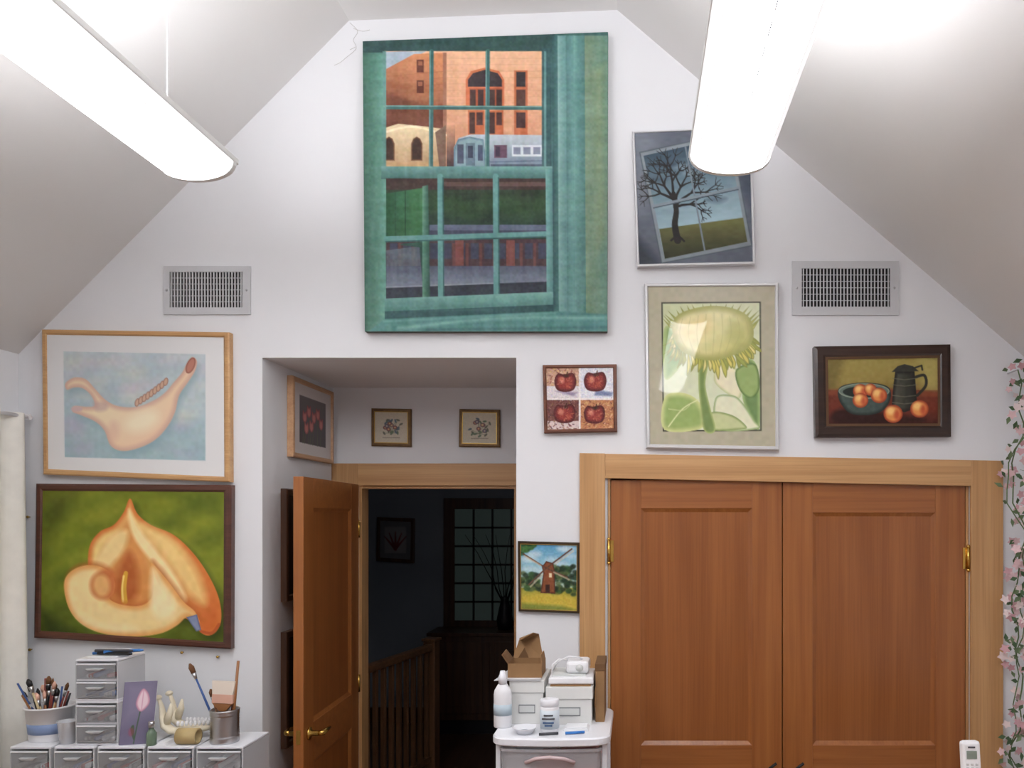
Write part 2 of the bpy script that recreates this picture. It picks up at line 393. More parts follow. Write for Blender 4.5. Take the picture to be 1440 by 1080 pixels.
# ---------------- light fixtures ----------------
M_tube=mat('lit_diffuser',(255,255,255),0.4,emit=(252,252,255),es=17.0)
M_tubeup=mat('lit_uplight',(255,255,255),0.4,emit=(252,252,255),es=52.0)
M_tubes=mat('lit_diffuser_side',(240,240,240),0.4,emit=(242,243,246),es=.8)
M_seam=mat('diffuser_seam',(120,120,125),0.5)
M_wire=mat('hanger_wire',(170,170,175),0.5)
def zc(x):
    if x<fl[0]: return ZL+(x-XL)*sl
    if x>fr[0]: return fr[1]-.852*(x-fr[0])
    return fl[1]+(fr[1]-fl[1])*(x-fl[0])/(fr[0]-fl[0])
def fixture(x,y0,y1,zb,wdt):
    b=B('fluorescent_ceiling_light')
    b.M=Matrix.Translation((x,y1,zb))
    L=y1-y0
    prof=[]
    for k in range(21):
        a=math.pi*k/20
        prof.append((-math.cos(a)*wdt/2,-math.sin(a)**0.8*.062+.062))
    n=len(prof)
    vs=[(px,-.03,pz) for px,pz in prof]+[(px,-L+.03,pz) for px,pz in prof]
    side=[k for k in range(n-1) if k<4 or k>n-6]
    mid=[k for k in range(n-1) if k not in side]
    b.add(vs,[(k,k+1,n+k+1,n+k) for k in mid],M_tube,True)
    b.add(vs,[(k,k+1,n+k+1,n+k) for k in side],M_tubes,True)
    for ya,yb,yc in ((-.03,-.012,0),(-L+.03,-L+.012,-L)):
        r0=[(px*1.0,ya,(pz-.062)*1.0+.0615) for px,pz in prof]
        r1=[(px*1.02,ya,(pz-.062)*1.05+.062) for px,pz in prof]
        r2=[(px*1.02,yb,(pz-.062)*1.05+.062) for px,pz in prof]
        r3=[(px*.95,yc,(pz-.062)*.85+.062) for px,pz in prof]
        fs=[]
        for r in range(3): fs+=[(r*n+k,r*n+k+1,(r+1)*n+k+1,(r+1)*n+k) for k in range(n-1)]
        fs.append(tuple(3*n+k for k in range(n)))
        b.add(r0+r1+r2+r3,fs,M_metalw)
    h=wdt/2
    b.box(-h-.003,h+.003,-L,0,.058,.075,M_metalw,.002)
    b.box(-h*.45,h*.45,-L+.01,-.01,.075,.11,M_metalw,.003)
    for sx in (-1,1):
        x0,x1=sorted((sx*h*.5,sx*h*.92))
        b.add([(x0,-.05,.0765),(x1,-.05,.0765),(x1,-L+.05,.0765),(x0,-L+.05,.0765)],[(0,1,2,3)],M_tubeup)
    k=-.04
    while k>-L+.1:
        b.box(-.0012,.0012,k-.05,k,-.0035,.002,M_seam); k-=.085
    b.M=Matrix.Identity(4)
    for yy in (y1-.18,y0+.3):
        b.tube([(x,yy,zb+.1),(x,yy,zc(x)+.004)],.0018,M_wire,6)
    return b.done()
fixture(-1.375,-3.3,-.86,2.925,.235)
fixture(.285,-3.35,-.93,2.915,.245)

# ---------------- vents ----------------
M_vent=mat('vent_enamel',(200,201,204),0.4)
def vent(x0,y0,x1,y1,n,mx,my):
    b=B('wall_air_vent')
    X0,X1=wx(x0,-.008),wx(x1,-.008); Z0,Z1=wz(y1,-.008),wz(y0,-.008)
    a0,a1=wx(x0+mx),wx(x1-mx); c0,c1=wz(y1-my),wz(y0+my)
    for A in ((X0,a0,Z0,Z1),(a1,X1,Z0,Z1),(a0,a1,Z0,c0),(a0,a1,c1,Z1)): b.box(A[0],A[1],-.008,0,A[2],A[3],M_vent)
    b.box(a0,a1,-.001,0,c0,c1,M_void)  # dark sheet stands in for the shaded hollow behind the louvers
    for k in range(n):
        x=a0+(a1-a0)*(k+.5)/n
        b.box(x-.0022,x+.0022,-.007,-.001,c0,c1,M_vent)
    for k in range(1,6):
        z=c0+(c1-c0)*k/6
        b.box(a0,a1,-.0045,-.003,z-.0012,z+.0012,M_vent)
    for x in ((X0+a0)/2,(X1+a1)/2): b.lathe([(.005,0),(.004,-.003),(.0001,-.0035)],(x,-.008,(Z0+Z1)/2),M_steel,10,axis='y')
    b.done()
vent(230,374,352,442,24,10,9); vent(1114,367,1264,443,26,13,11)

# ---------------- PAINTINGS ----------------
# A window painting
q=[(510,58),(855,45),(854,466),(513,466)]
c=Cv(q,1.0); c.vg([(45,(62,98,94)),(250,(80,128,122)),(466,(68,120,114))])
c.poly([(500,40),(542,40),(544,470),(500,470)],(78,124,110),grad=((512,1),(66,104,90),(541,1),(98,146,132)))
c.poly([(510,50),(780,40),(780,72),(541,74),(510,74)],(50,78,76))
c.rect(541,72,766,236,(214,168,136),grad=((541,74),(226,178,144),(541,190),(206,152,120)))
c.poly([(541,73),(600,72),(541,98)],(160,176,188))
c.poly([(541,98),(582,76),(626,74),(626,180),(541,180)],(180,112,78),grad=((600,80),(204,138,98),(560,178),(102,62,46)))
for k in range(8): c.line([(541,108+k*9),(626,100+k*9)],1.0,(154,96,68),a=.5)
for (x,y) in ((586,84),(586,113)): c.rect(x,y,x+10,y+18,(96,54,44)); c.rect(x+2,y+2,x+8,y+8,(150,96,72))
c.poly([(541,128),(600,150),(626,150),(626,182),(541,182)],(106,64,50),a=.7,soft=6)
c.rect(623,74,628,186,(156,110,90))
for k in range(12): c.line([(628,82+k*9),(766,82+k*9)],.8,(200,150,120),a=.6)
c.poly([(655,150),(655,112),(662,100),(682,95),(702,100),(709,112),(709,150)],(198,112,76))
c.poly([(658,122),(658,112),(665,103),(682,98),(700,103),(706,112),(706,122)],(60,52,56))
c.rect(660,124,706,150,(162,86,58))
for x in (661,672,688,698): c.rect(x,126,x+8,150,(66,48,46))
for (x0,x1) in ((658,681),(686,708)):
    c.rect(x0,155,x1,190,(188,106,70)); c.rect(x0+2,158,x0+10,188,(74,50,48)); c.rect(x0+12,158,x1-2,176,(80,54,52))
c.rect(723,99,742,150,(188,108,74)); c.rect(726,101,739,122,(54,48,52)); c.rect(726,126,739,150,(84,56,52))
c.rect(723,155,742,190,(188,108,74)); c.rect(726,158,739,180,(70,48,48))
c.poly([(541,180),(560,174),(600,178),(627,182),(627,236),(541,236)],(210,190,152),grad=((541,178),(220,200,162),(541,236),(172,142,108)))
c.line([(541,186),(580,178),(627,190)],3,(234,218,186),sm=1)
for x in (547,586):
    c.poly([(x-8,226),(x-8,202),(x-5,195),(x,192),(x+5,195),(x+8,202),(x+8,226)],(60,42,34),edge=(120,82,58),ew=3)
c.rect(541,228,627,236,(184,150,112))
c.poly([(612,186),(627,176),(627,236),(618,236)],(120,94,80))
c.rect(628,176,640,236,(120,84,70),grad=((628,176),(200,148,116),(628,236),(62,50,54)))
c.poly([(640,236),(638,208),(645,194),(662,189),(766,190),(766,236)],(150,166,176),grad=((640,190),(182,192,198),(640,236),(110,126,142)))
c.poly([(638,210),(644,196),(660,192),(680,196),(684,236),(638,236)],(132,158,166),edge=(96,124,138),ew=4)
c.rect(643,203,652,230,(74,84,100)); c.rect(655,201,668,233,(100,120,132)); c.rect(658,205,665,222,(56,62,80))
c.rect(672,204,679,226,(70,80,100)); c.line([(686,192),(688,236)],2,(88,104,118))
c.rect(695,204,713,222,(98,72,88)); c.rect(697,206,703,220,(62,50,66))
c.rect(720,204,762,220,(206,212,216))
for x in (722,736,750): c.rect(x,207,x+10,217,(124,130,148))
c.line([(686,228),(766,226)],2,(100,116,134)); c.rect(690,231,766,236,(74,84,100))
tq=(62,102,101)
c.line([(607,72),(606,236)],6,tq); c.line([(605,72),(604,236)],1.6,(110,150,146))
c.line([(686,72),(685,236)],6,tq); c.line([(684,72),(683,236)],1.6,(114,154,148))
c.line([(541,151),(766,152)],5.5,tq); c.line([(541,149),(766,150)],1.5,(116,156,150))
c.rect(538,72,543,236,(96,138,130))
c.rect(762,68,776,242,(54,86,88)); c.rect(765,72,768,240,(100,144,142))
c.rect(536,234,786,252,(84,130,126),grad=((541,234),(108,152,146),(541,252),(64,104,100)))
c.rect(543,251,770,428,(34,46,38),grad=((543,262),(42,58,42),(543,320),(32,56,42)))
c.rect(543,251,770,267,(62,48,44)); c.rect(620,256,770,262,(90,70,64))
for k in range(9): c.ell(560+k*26,290+6*math.sin(k*2.1),18,14,(46,78,42),soft=10,a=.45)
c.poly([(543,272),(596,264),(596,334),(543,334)],(40,94,60),grad=((543,1),(32,78,52),(596,1),(62,112,72)))
c.line([(570,268),(570,334)],1.5,(26,66,44)); c.line([(556,270),(556,334)],1.2,(28,72,48))
c.rect(604,316,770,331,(90,98,118)); c.rect(604,324,770,331,(62,66,84))
c.rect(543,336,770,378,(68,50,54))
for x in range(548,768,19): c.rect(x,342,x+11,364,(56,60,78)); c.rect(x+12,342,x+16,376,(96,60,58))
for x in (640,712): c.rect(x,338,x+12,374,(116,68,62))
c.poly([(543,352),(590,346),(592,374),(543,378)],(94,104,114),a=.8)
c.rect(543,374,770,404,(98,106,122),grad=((543,374),(78,84,102),(543,398),(112,120,134)))
c.poly([(543,404),(770,396),(770,428),(543,428)],(46,52,62)); c.line([(543,404),(700,398)],2,(132,140,150))
c.poly([(560,344),(604,338),(604,420),(596,420),(590,348)],(44,80,68))
c.poly([(594,262),(602,260),(605,424),(594,424)],(72,122,104),grad=((594,1),(96,142,120),(605,1),(40,76,66)))
lt=(96,144,140)
c.line([(619,248),(620,424)],8,lt); c.line([(623,250),(624,424)],2,(54,92,92))
c.line([(697,248),(698,420)],8,lt); c.line([(701,250),(702,420)],2,(54,92,92))
c.line([(543,336),(770,329)],7.5,lt); c.line([(543,340),(770,333)],2,(54,92,92))
c.poly([(767,238),(784,236),(786,432),(769,430)],lt,grad=((768,1),(110,156,152),(786,1),(66,108,106)))
c.poly([(541,420),(786,410),(788,430),(541,440)],(98,144,140),grad=((541,412),(116,162,154),(541,438),(74,118,112)))
c.poly([(541,438),(788,428),(788,438),(541,449)],(50,84,86))
for x0,x1,a_,b_ in ((776,784,(52,84,86),(68,108,106)),(784,796,(130,168,164),(94,136,134)),(796,806,(78,118,116),(100,144,140)),(806,822,(108,150,146),(78,120,116)),(822,860,(114,136,112),(92,128,116))):
    c.poly([(x0,50),(x1,50),(x1+2,444),(x0+2,444)],a_,grad=((x0,1),a_,(x1,1),b_))
c.poly([(834,100),(850,90),(852,330),(838,360)],(132,142,106),soft=14,a=.5)
c.poly([(541,449),(786,438),(855,442),(856,470),(512,470)],(80,128,124),soft=3)
c.line([(560,462),(700,448),(854,447)],5,(122,166,158),soft=4,a=.7,sm=1); c.line([(540,452),(780,440)],3,(112,158,150),a=.6,soft=3)
c.line([(600,464),(854,460)],4,(54,90,92),soft=4,a=.6)
c.noise(.05,6,50,.2); c.noise(.05,30,6,.2); c.noise(.05,3,3,.4)
W=mat('canvas_edge',(92,96,90),0.8,var=.2,vs=30)
b=B('window_view_painting'); yf=-.035
o4=[P(a[0],a[1],yf) for a in q]
b.add([Vector((v.x,-GAP,v.z)) for v in o4]+[v+Vector((0,.0005,0)) for v in o4],[(0,1,2,3),(4,5,6,7)]+[(k,(k+1)%4,4+(k+1)%4,4+k) for k in range(4)],W); o=b.done()
c.mesh('window_view_artwork',wallpos(yf),OIL,o,1.08)
# B tree
q=[(889,184),(1057,177),(1062,371),(896,375)]
c=Cv(inset(q,3),1.0); c.fill((92,98,110)); c.poly([(885,180),(930,180),(905,300),(885,300)],(122,128,138),soft=30,a=.7)
c.poly([(1020,180),(1064,176),(1064,300),(1040,260)],(66,74,88),soft=20)
c.poly([(893,330),(930,372),(893,376)],(52,58,68),soft=16)
wq=[(899,214),(1028,186),(1058,346),(930,371)]
c.poly(wq,(128,138,144),edge=(70,80,88),ew=2.5)
iq=[(905,219),(1023,193),(1051,340),(935,364)]
c.poly(iq,(84,112,132),grad=((965,205),(56,74,88),(990,312),(150,176,186)))
for k in range(10):
    x=915+random.random()*110; y=225+random.random()*70
    c.poly([(x-14,y),(x,y-5),(x+16,y-2),(x+4,y+4)],(150,168,178) if k%2 else (54,68,82),sm=1,soft=7,a=.5)
c.poly([(927,322),(970,316),(1045,306),(1051,340),(935,364)],(80,82,48),grad=((927,310),(108,108,64),(927,362),(44,46,28)))
tr=(32,29,28)
c.line([(953,338),(949,316),(951,296),(947,272)],10,tr,sm=1,w1=6); c.line([(944,338),(953,332),(962,339)],3,tr,sm=1)
rr=random.Random(11)
def br(x,y,a,L,w,d):
    am=a+rr.uniform(-.3,.3); xm_=x+math.cos(am)*L*.5; ym_=y-math.sin(am)*L*.5
    x1=xm_+math.cos(a)*L*.5; y1=ym_-math.sin(a)*L*.5
    c.line([(x,y),(xm_,ym_),(x1,y1)],w,tr,w1=w*.6)
    if d>0:
        for da in (-.75,.05,.7): br(x1,y1,a+da+rr.uniform(-.3,.3),L*rr.uniform(.5,.8),max(w*.6,.9),d-1)
for a,L in ((2.75,22),(2.2,26),(1.65,30),(1.1,26),(.6,30),(.1,22)): br(949,286-(a-1.4)*4,a,L,4.5,3)
c.line([(964,207),(991,352)],2.4,(112,124,134)) ; c.line([(919,290),(1038,264)],4,(124,136,144)); c.line([(919,292.5),(1038,266.5)],1.4,(60,70,80))
c.noise(.04,8,4,.3)
picture('tree_view_painting',q,3.5,.03,mat('silver_frame',(214,214,216),0.35,metal=.3),c)
# C sunflower
q=[(906,398),(1095,397),(1096,633),(909,630)]
c=Cv(inset(q,5),1.0); c.fill((178,172,149))
c.poly([(930,425),(1070,424),(1071,606),(932,607)],(60,62,50))
c.poly([(932,427),(1068,426),(1069,604),(934,605)],(222,222,182),grad=((940,430),(200,206,166),(1060,600),(222,226,200)))
c.poly([(934,462),(952,468),(962,500),(950,524),(934,530)],(132,160,96),sm=1,edge=(176,194,130),ew=8)
c.poly([(1050,505),(1066,520),(1068,600),(1058,592),(1044,560),(1048,530)],(112,140,88),sm=1,edge=(160,184,120),ew=6)
c.poly([(1010,512),(1030,515),(1045,530),(1040,560),(1020,552),(1004,535)],(232,226,194),sm=1,edge=(196,202,150),ew=5)
c.poly([(1035,520),(1062,512),(1068,545),(1056,560),(1040,548)],(150,172,108),sm=1,edge=(98,124,72),ew=4)
c.poly([(1006,560),(1030,556),(1044,566),(1060,590),(1066,603),(1010,603)],(226,226,196),sm=1,edge=(150,172,114),ew=4)
c.poly([(934,560),(955,552),(978,560),(990,580),(985,603),(934,604)],(152,174,104),sm=1,edge=(204,210,144),ew=9)
c.line([(940,600),(960,575),(982,562)],1.6,(218,222,168),sm=1); c.line([(940,575),(960,577),(970,570)],1.0,(206,212,154),sm=1)
c.poly([(1000,580),(1030,584),(1050,600),(1040,604),(1000,604)],(196,202,150),sm=1,edge=(136,156,94),ew=4)
c.poly([(984,508),(996,508),(992,540),(998,570),(1006,605),(990,605),(984,565),(982,535)],(120,142,84),sm=1,edge=(168,180,116),ew=4)
for k in range(46):
    a=math.pi*(-.05+1.12*k/45); x=1003+54*math.cos(a); y=478+26*math.sin(a)
    L=14+random.random()*14
    dx=math.cos(a)*.55+random.uniform(-.35,.35); dy=abs(math.sin(a))*.6+.35+random.uniform(-.1,.3)
    cc=random.choice([(212,200,110),(190,186,96),(156,162,84),(226,214,142)])
    c.poly([(x-4,y-4),(x+dx*L*.6+3,y+dy*L*.5),(x+dx*L,y+dy*L),(x+dx*L*.5-3,y+dy*L*.6)],cc,sm=1,edge=(136,140,74),ew=2.2)
for k in range(20):
    a=math.pi*(1.02+.98*k/19); x=1001+56*math.cos(a); y=458+22*math.sin(a); L=12+random.random()*8
    ax=random.uniform(-.5,.5)
    c.poly([(x-3,y+5),(x+3,y+5),(x+math.cos(a)*L+ax*6,y-L*.6)],random.choice([(208,200,116),(174,178,100)]),edge=(140,146,80),ew=2)
c.poly([(945,462),(952,444),(975,434),(1003,430),(1032,434),(1053,446),(1060,468),(1053,488),(1030,500),(1000,507),(970,500),(952,486)],(226,216,158),sm=1,edge=(166,166,100),ew=13,grad=((975,440),(236,230,186),(1030,500),(202,196,124)))
c.ell(978,462,26,16,(228,204,140),rot=-15,soft=16,a=.6); c.ell(1036,470,14,22,(168,174,104),rot=-20,soft=14,a=.45)
for k in range(9): c.line([(960+k*11,440+abs(4-k)*2),(956+k*12,470),(966+k*9,500-abs(4-k)*2)],1,(170,166,108),sm=1,a=.35)
c.noise(.04,6,6,.3)
picture('sunflower_print',q,5.5,.03,mat('silver_frame',(214,214,216)),c,PRINT)
# D apples
q=[(763,513),(867,512),(868,607),(765,609)]
c=Cv(inset(q,5),.7); c.fill((214,206,208))
c.rect(760,510,814.5,560,(190,150,128)); c.rect(760,543,814.5,560,(212,204,206))
c.rect(816,510,870,560,(218,218,224)); c.rect(760,562,814.5,610,(110,68,62)); c.rect(760,592,814.5,610,(206,188,184))
c.rect(816,562,870,610,(182,124,86))
for k in range(520):
    x=random.uniform(768,864); y=random.uniform(517,604)
    if x<815 and y<543: pal=[(140,70,58),(206,170,110),(110,60,56),(220,190,160)]
    elif x<815 and y<562: pal=[(190,186,200),(226,220,220)]
    elif y<562: pal=[(196,198,216),(230,230,234)]
    elif x<815: pal=[(130,98,68),(74,44,50),(160,116,100),(104,54,52)]
    else: pal=[(144,76,56),(206,160,106),(114,62,56),(220,184,146)]
    c.line([(x,y),(x+random.uniform(-3,3),y+random.uniform(-3,3))],1.3,random.choice(pal),a=.8)
c.poly([(838,548),(862,552),(860,557),(836,556)],(120,130,164),soft=3); c.poly([(780,550),(812,552),(806,557)],(150,134,160),soft=3)
for (x,y,r) in ((795,538,15.5),(837,537,16),(794,582,15.5),(836,583,15)):
    c.poly([(x-r,y-2),(x-r*.7,y-r*.8),(x-2,y-r*.75),(x+r*.7,y-r*.85),(x+r,y-2),(x+r*.75,y+r*.65),(x,y+r*.85),(x-r*.75,y+r*.65)],(138,52,46),sm=1,edge=(80,28,30),ew=7)
    c.ell(x-5,y-3,3.5,4.5,(206,136,112),soft=4,a=.9); c.ell(x+5,y+4,4,4,(170,80,62),soft=4,a=.7); c.ell(x+1,y-r*.6,4,2,(70,38,28),soft=2)
    for k in range(26):
        a=random.uniform(0,6.28); rr_=random.uniform(.3,.85)*r; c.line([(x+math.cos(a)*rr_,y+math.sin(a)*rr_*.8),(x+math.cos(a)*rr_*.8,y+math.sin(a)*rr_*.8*.8)],1,random.choice([(180,94,66),(96,34,36),(190,120,98)]),a=.7)
    c.line([(x+1,y-r*.55),(x+3,y-r*.95)],1.4,(60,34,20))
c.rect(814,510,816.5,610,(230,224,222)); c.rect(760,560,870,562.4,(230,224,222))
c.noise(.10,2,2,.4)
picture('four_apples_painting',q,5,.028,wood('walnut_frame',(92,52,36),(126,76,54),'x'),c)
# E still life
q=[(1145,487),(1337,484),(1338,614),(1147,615)]
c=Cv(inset(q,16),.8); c.vg([(495,(160,146,82)),(535,(152,134,72)),(548,(132,110,58)),(549,(100,46,30)),(575,(112,48,32)),(603,(56,24,20))])
c.poly([(1290,498),(1322,498),(1322,550),(1300,550)],(178,166,98),soft=16,a=.7); c.poly([(1160,498),(1190,498),(1175,548),(1160,548)],(112,98,52),soft=12,a=.8)
c.poly([(1160,548),(1250,546),(1320,552),(1320,558),(1160,556)],(128,64,40),soft=4,a=.8)
c.poly([(1180,575),(1240,580),(1300,592),(1180,596)],(38,16,14),sm=1,soft=8,a=.8)
c.poly([(1178,552),(1186,542),(1215,538),(1245,542),(1253,553),(1248,570),(1232,582),(1200,583),(1184,570)],(70,84,78),sm=1,edge=(36,46,44),ew=6)
c.ell(1215,550,36,11,(100,116,106),edge=(146,158,140),ew=2.5); c.ell(1215,551,30,8,(34,42,38))
def peach(x,y,r):
    c.ell(x,y,r,r*.95,(220,144,78),edge=(160,66,40),ew=5); c.ell(x-r*.25,y-r*.3,r*.45,r*.4,(240,196,124),soft=5); c.ell(x+r*.4,y+r*.1,r*.3,r*.5,(188,78,52),soft=5,a=.8)
peach(1210,550,10.5); peach(1224,548,9); peach(1236,556,11.5); peach(1210,563,11)
c.poly([(1254,574),(1256,545),(1259,522),(1286,522),(1288,545),(1290,573),(1272,580)],(66,66,56),sm=0,edge=(30,30,26),ew=6,grad=((1255,1),(84,84,72),(1290,1),(34,34,30)))
for y in (532,541,556,566): c.line([(1255,y),(1272,y+2),(1289,y)],1.2,(116,114,96),a=.7)
c.poly([(1254,523),(1262,515),(1272,512),(1284,515),(1292,522)],(52,52,46)); c.line([(1284,518),(1296,514),(1297,520)],2.4,(44,44,40))
c.line([(1288,530),(1300,528),(1302,542),(1290,556)],4,(46,46,40),sm=1)
peach(1256,582,13.5); peach(1293,575,13)
c.noise(.04,5,5,.3)
fm=wood('espresso_frame',(40,25,19),(60,38,28),'x',rough=.3); fm2=mat('frame_inner_lip',(100,74,52),0.4,metal=.4)
picture('peaches_still_life_painting',q,18,.04,fm,c,OIL,fm2)
# F jawbone drawing
q=[(58,463),(322,467),(323,678),(60,667)]
MC=(222,222,222)
c=Cv(inset(q,7),1.0); c.fill(MC)
ip=[(89,494),(289,498),(289,648),(91,643)]
c.poly(ip,(170,196,208),grad=((89,500),(190,201,204),(89,645),(154,180,186)),soft=1.4)
for k in range(80):
    x=random.uniform(92,286); y=random.uniform(498,640)
    cc=random.choice([(204,208,204),(206,196,204),(172,190,198),(166,182,192),(206,206,192)]) if y<590 else random.choice([(142,172,178),(160,180,190),(176,174,192),(166,190,188)])
    c.poly([(x-18,y+2),(x,y-8),(x+20,y-3),(x+6,y+8)],cc,sm=1,soft=14,a=.45)
c.noise(.04,5,5,.4)
jaw=[(92,539),(104,531),(120,533),(133,546),(148,562),(166,571),(192,572),(216,563),(232,552),(244,538),(256,524),(262,512),(270,502),(277,508),(274,522),(264,538),(252,556),(246,580),(234,602),(216,620),(192,631),(170,634),(155,626),(147,606),(134,593),(114,584),(102,579),(104,571),(122,572),(133,570),(128,556),(116,546),(104,545),(94,548)]
c.poly([(x+4,y+8) for x,y in jaw],(130,158,168),sm=1,soft=10,a=.5)
c.poly(jaw,(236,214,178),sm=1,edge=(210,172,152),ew=10,grad=((150,560),(238,222,186),(200,630),(232,198,166)))
c.ell(200,592,24,14,(242,228,196),rot=-20,soft=16,a=.9); c.ell(160,606,8,14,(222,182,160),soft=10,a=.6)
for k in range(9):
    x=193+k*5.0; y=566-k*3.0-(k*k)*.08
    c.ell(x,y,3.4,6,(200,166,142),rot=15,edge=(150,106,92),ew=2)
c.ell(268,514,6,12,(182,124,106),rot=22,edge=(144,90,80),ew=3); c.ell(108,575,8,4,(206,176,174),soft=3)
c.poly([(132,566),(150,566),(150,576),(136,578)],(190,156,152),sm=1,soft=6,a=.6)
mm=Cv(inset(q,7),1.0); mm.fill((0,0,0)); mm.poly(ip,(255,255,255)); mk=mm.img[:,:,:1]
c.img=c.img*mk+(np.array(MC)/255.)*(1-mk)
picture('jawbone_pastel_drawing',q,7.5,.035,wood('light_maple_frame',(190,144,94),(210,168,116),'x'),c,PRINT)
# G calla
q=[(50,680),(325,682),(324,913),(47,897)]
c=Cv(inset(q,10),1.0); c.vg([(690,(114,124,34)),(780,(130,140,42)),(900,(86,98,26))])
for k in range(60):
    x=random.uniform(60,315); y=random.uniform(690,900)
    cc=random.choice([(152,158,50),(96,110,28),(72,86,22),(142,144,46)])
    c.poly([(x-26,y+8),(x,y-8),(x+28,y-14),(x+8,y+10)],cc,sm=1,soft=24,a=.45)
c.poly([(60,690),(110,690),(70,760),(60,790)],(70,78,22),soft=30,a=.7); c.poly([(60,860),(100,890),(60,900)],(50,62,18),soft=20); c.poly([(230,690),(315,692),(315,730),(270,720)],(82,98,26),soft=26,a=.7)
back=[(183,701),(193,722),(212,738),(244,752),(272,778),(294,810),(308,842),(311,872),(302,890),(286,892),(262,870),(225,868),(185,860),(150,850),(130,828),(124,800),(126,768),(140,748),(160,738),(174,720)]
c.poly([(x+6,y+8) for x,y in back],(40,52,16),sm=1,soft=14,a=.6)
c.poly(back,(242,192,116),sm=1,edge=(214,120,58),ew=11,grad=((150,760),(244,212,136),(300,870),(206,108,50)))
c.poly([(200,738),(240,758),(268,790),(285,825),(288,850),(266,835),(246,805),(222,770)],(246,214,140),sm=1,soft=14,a=.85)
c.poly([(178,730),(196,758),(210,790),(218,822),(208,850),(176,852),(150,838),(138,806),(146,772),(164,748)],(218,144,78),sm=1,soft=14,a=.85)
c.poly([(164,748),(146,768),(132,796),(142,812),(158,794),(174,774),(180,748)],(246,220,156),sm=1,soft=9,a=.9)
c.poly([(181,716),(196,744),(222,777),(244,806),(262,840),(254,846),(226,806),(207,782),(194,765),(184,745)],(250,226,168),sm=1,soft=6)
c.poly([(182,775),(194,805),(192,838),(176,848),(160,832),(166,800)],(176,92,44),sm=1,soft=12,a=.85)
c.line([(175,846),(174,826),(177,806)],9,(216,166,60),sm=1,w1=6); c.line([(173,846),(172,826),(174,810)],2.5,(244,214,124),sm=1)
roll=[(90,826),(95,808),(112,797),(134,795),(152,803),(161,818),(160,833),(154,842),(170,850),(196,852),(212,842),(217,818),(212,792),(222,800),(240,822),(258,846),(274,860),(281,876),(274,870),(262,868),(248,880),(225,891),(190,895),(150,892),(118,880),(98,858)]
c.poly([(x+2,y-4) for x,y in roll],(188,96,44),sm=1,soft=8,a=.7)
c.poly(roll,(248,224,164),sm=1,edge=(232,168,98),ew=11,grad=((110,810),(250,224,162),(200,890),(242,212,148)))
c.poly([(160,806),(163,822),(160,836),(150,843),(138,842),(128,832),(128,815),(138,804),(150,800)],(208,122,70),sm=1,soft=7,a=.95)
c.poly([(150,812),(154,824),(150,836),(140,838),(132,828),(133,814),(141,808)],(240,194,126),sm=1,soft=7,a=.8)
c.poly([(214,800),(228,822),(246,850),(240,868),(222,870),(212,850)],(250,232,182),sm=1,soft=10,a=.9)
c.poly([(98,830),(108,856),(140,874),(190,880),(186,888),(140,886),(108,868)],(252,232,180),sm=1,soft=10,a=.6)
c.poly([(262,868),(277,864),(283,886),(276,888)],(132,142,170),edge=(94,100,134),ew=3)
c.line([(283,888),(298,890),(308,878)],4,(182,84,42),sm=1,a=.8)
c.noise(.04,7,7,.3)
picture('calla_lily_painting',q,10,.035,wood('mahogany_frame',(70,40,30),(100,58,43),'x',rough=.3),c)
# H windmill
q=[(728,761),(815,763),(815,863),(729,860)]
c=Cv(inset(q,4),.7); c.vg([(762,(84,148,188)),(800,(150,190,202)),(826,(166,184,166)),(827,(160,152,60)),(860,(196,172,68))])
for k in range(14):
    x=random.uniform(732,812); y=random.uniform(766,805); c.ell(x,y,10,4,(204,218,222),soft=6,a=.5)
for k in range(130):
    side=random.random()<.4
    x=random.uniform(732,760) if side else random.uniform(778,812)
    y=random.uniform(806,830) if side else random.uniform(796,836)
    c.ell(x,y,4,3,random.choice([(34,58,34),(54,84,42),(28,44,30),(84,98,56)]),soft=2.5,a=.8)
for k in range(30):
    a=random.uniform(0,12); c.ell(732+a*1.6,764+random.uniform(0,16-a),4,3,random.choice([(44,80,44),(70,112,56)]),soft=2,a=.8)
c.poly([(733,838),(780,834),(812,842),(812,860),(733,860)],(196,170,66),soft=6,a=.8)
c.poly([(733,848),(790,852),(812,858),(733,860)],(108,124,54),soft=5,a=.8)
c.poly([(760,834),(764,806),(762,797),(768,789),(778,792),(780,802),(781,835)],(128,74,44),edge=(76,42,30),ew=3); c.rect(767,822,773,833,(56,32,26)); c.rect(772,806,776,812,(210,194,160))
for e in ((736,779),(804,772),(744,822),(798,812)):
    c.line([(768,799),e],2.2,(96,64,50))
    c.line([(768+(e[0]-768)*.3+2,799+(e[1]-799)*.3+2),(e[0]+2,e[1]+3)],2.4,(206,188,164),a=.6)
c.noise(.07,3,3,.4)
picture('windmill_painting',q,4,.022,mat('black_gilt_frame',(64,50,34),0.35,metal=.3),c,OIL,mat('gilt_lip',(196,160,90),.3,metal=.8))
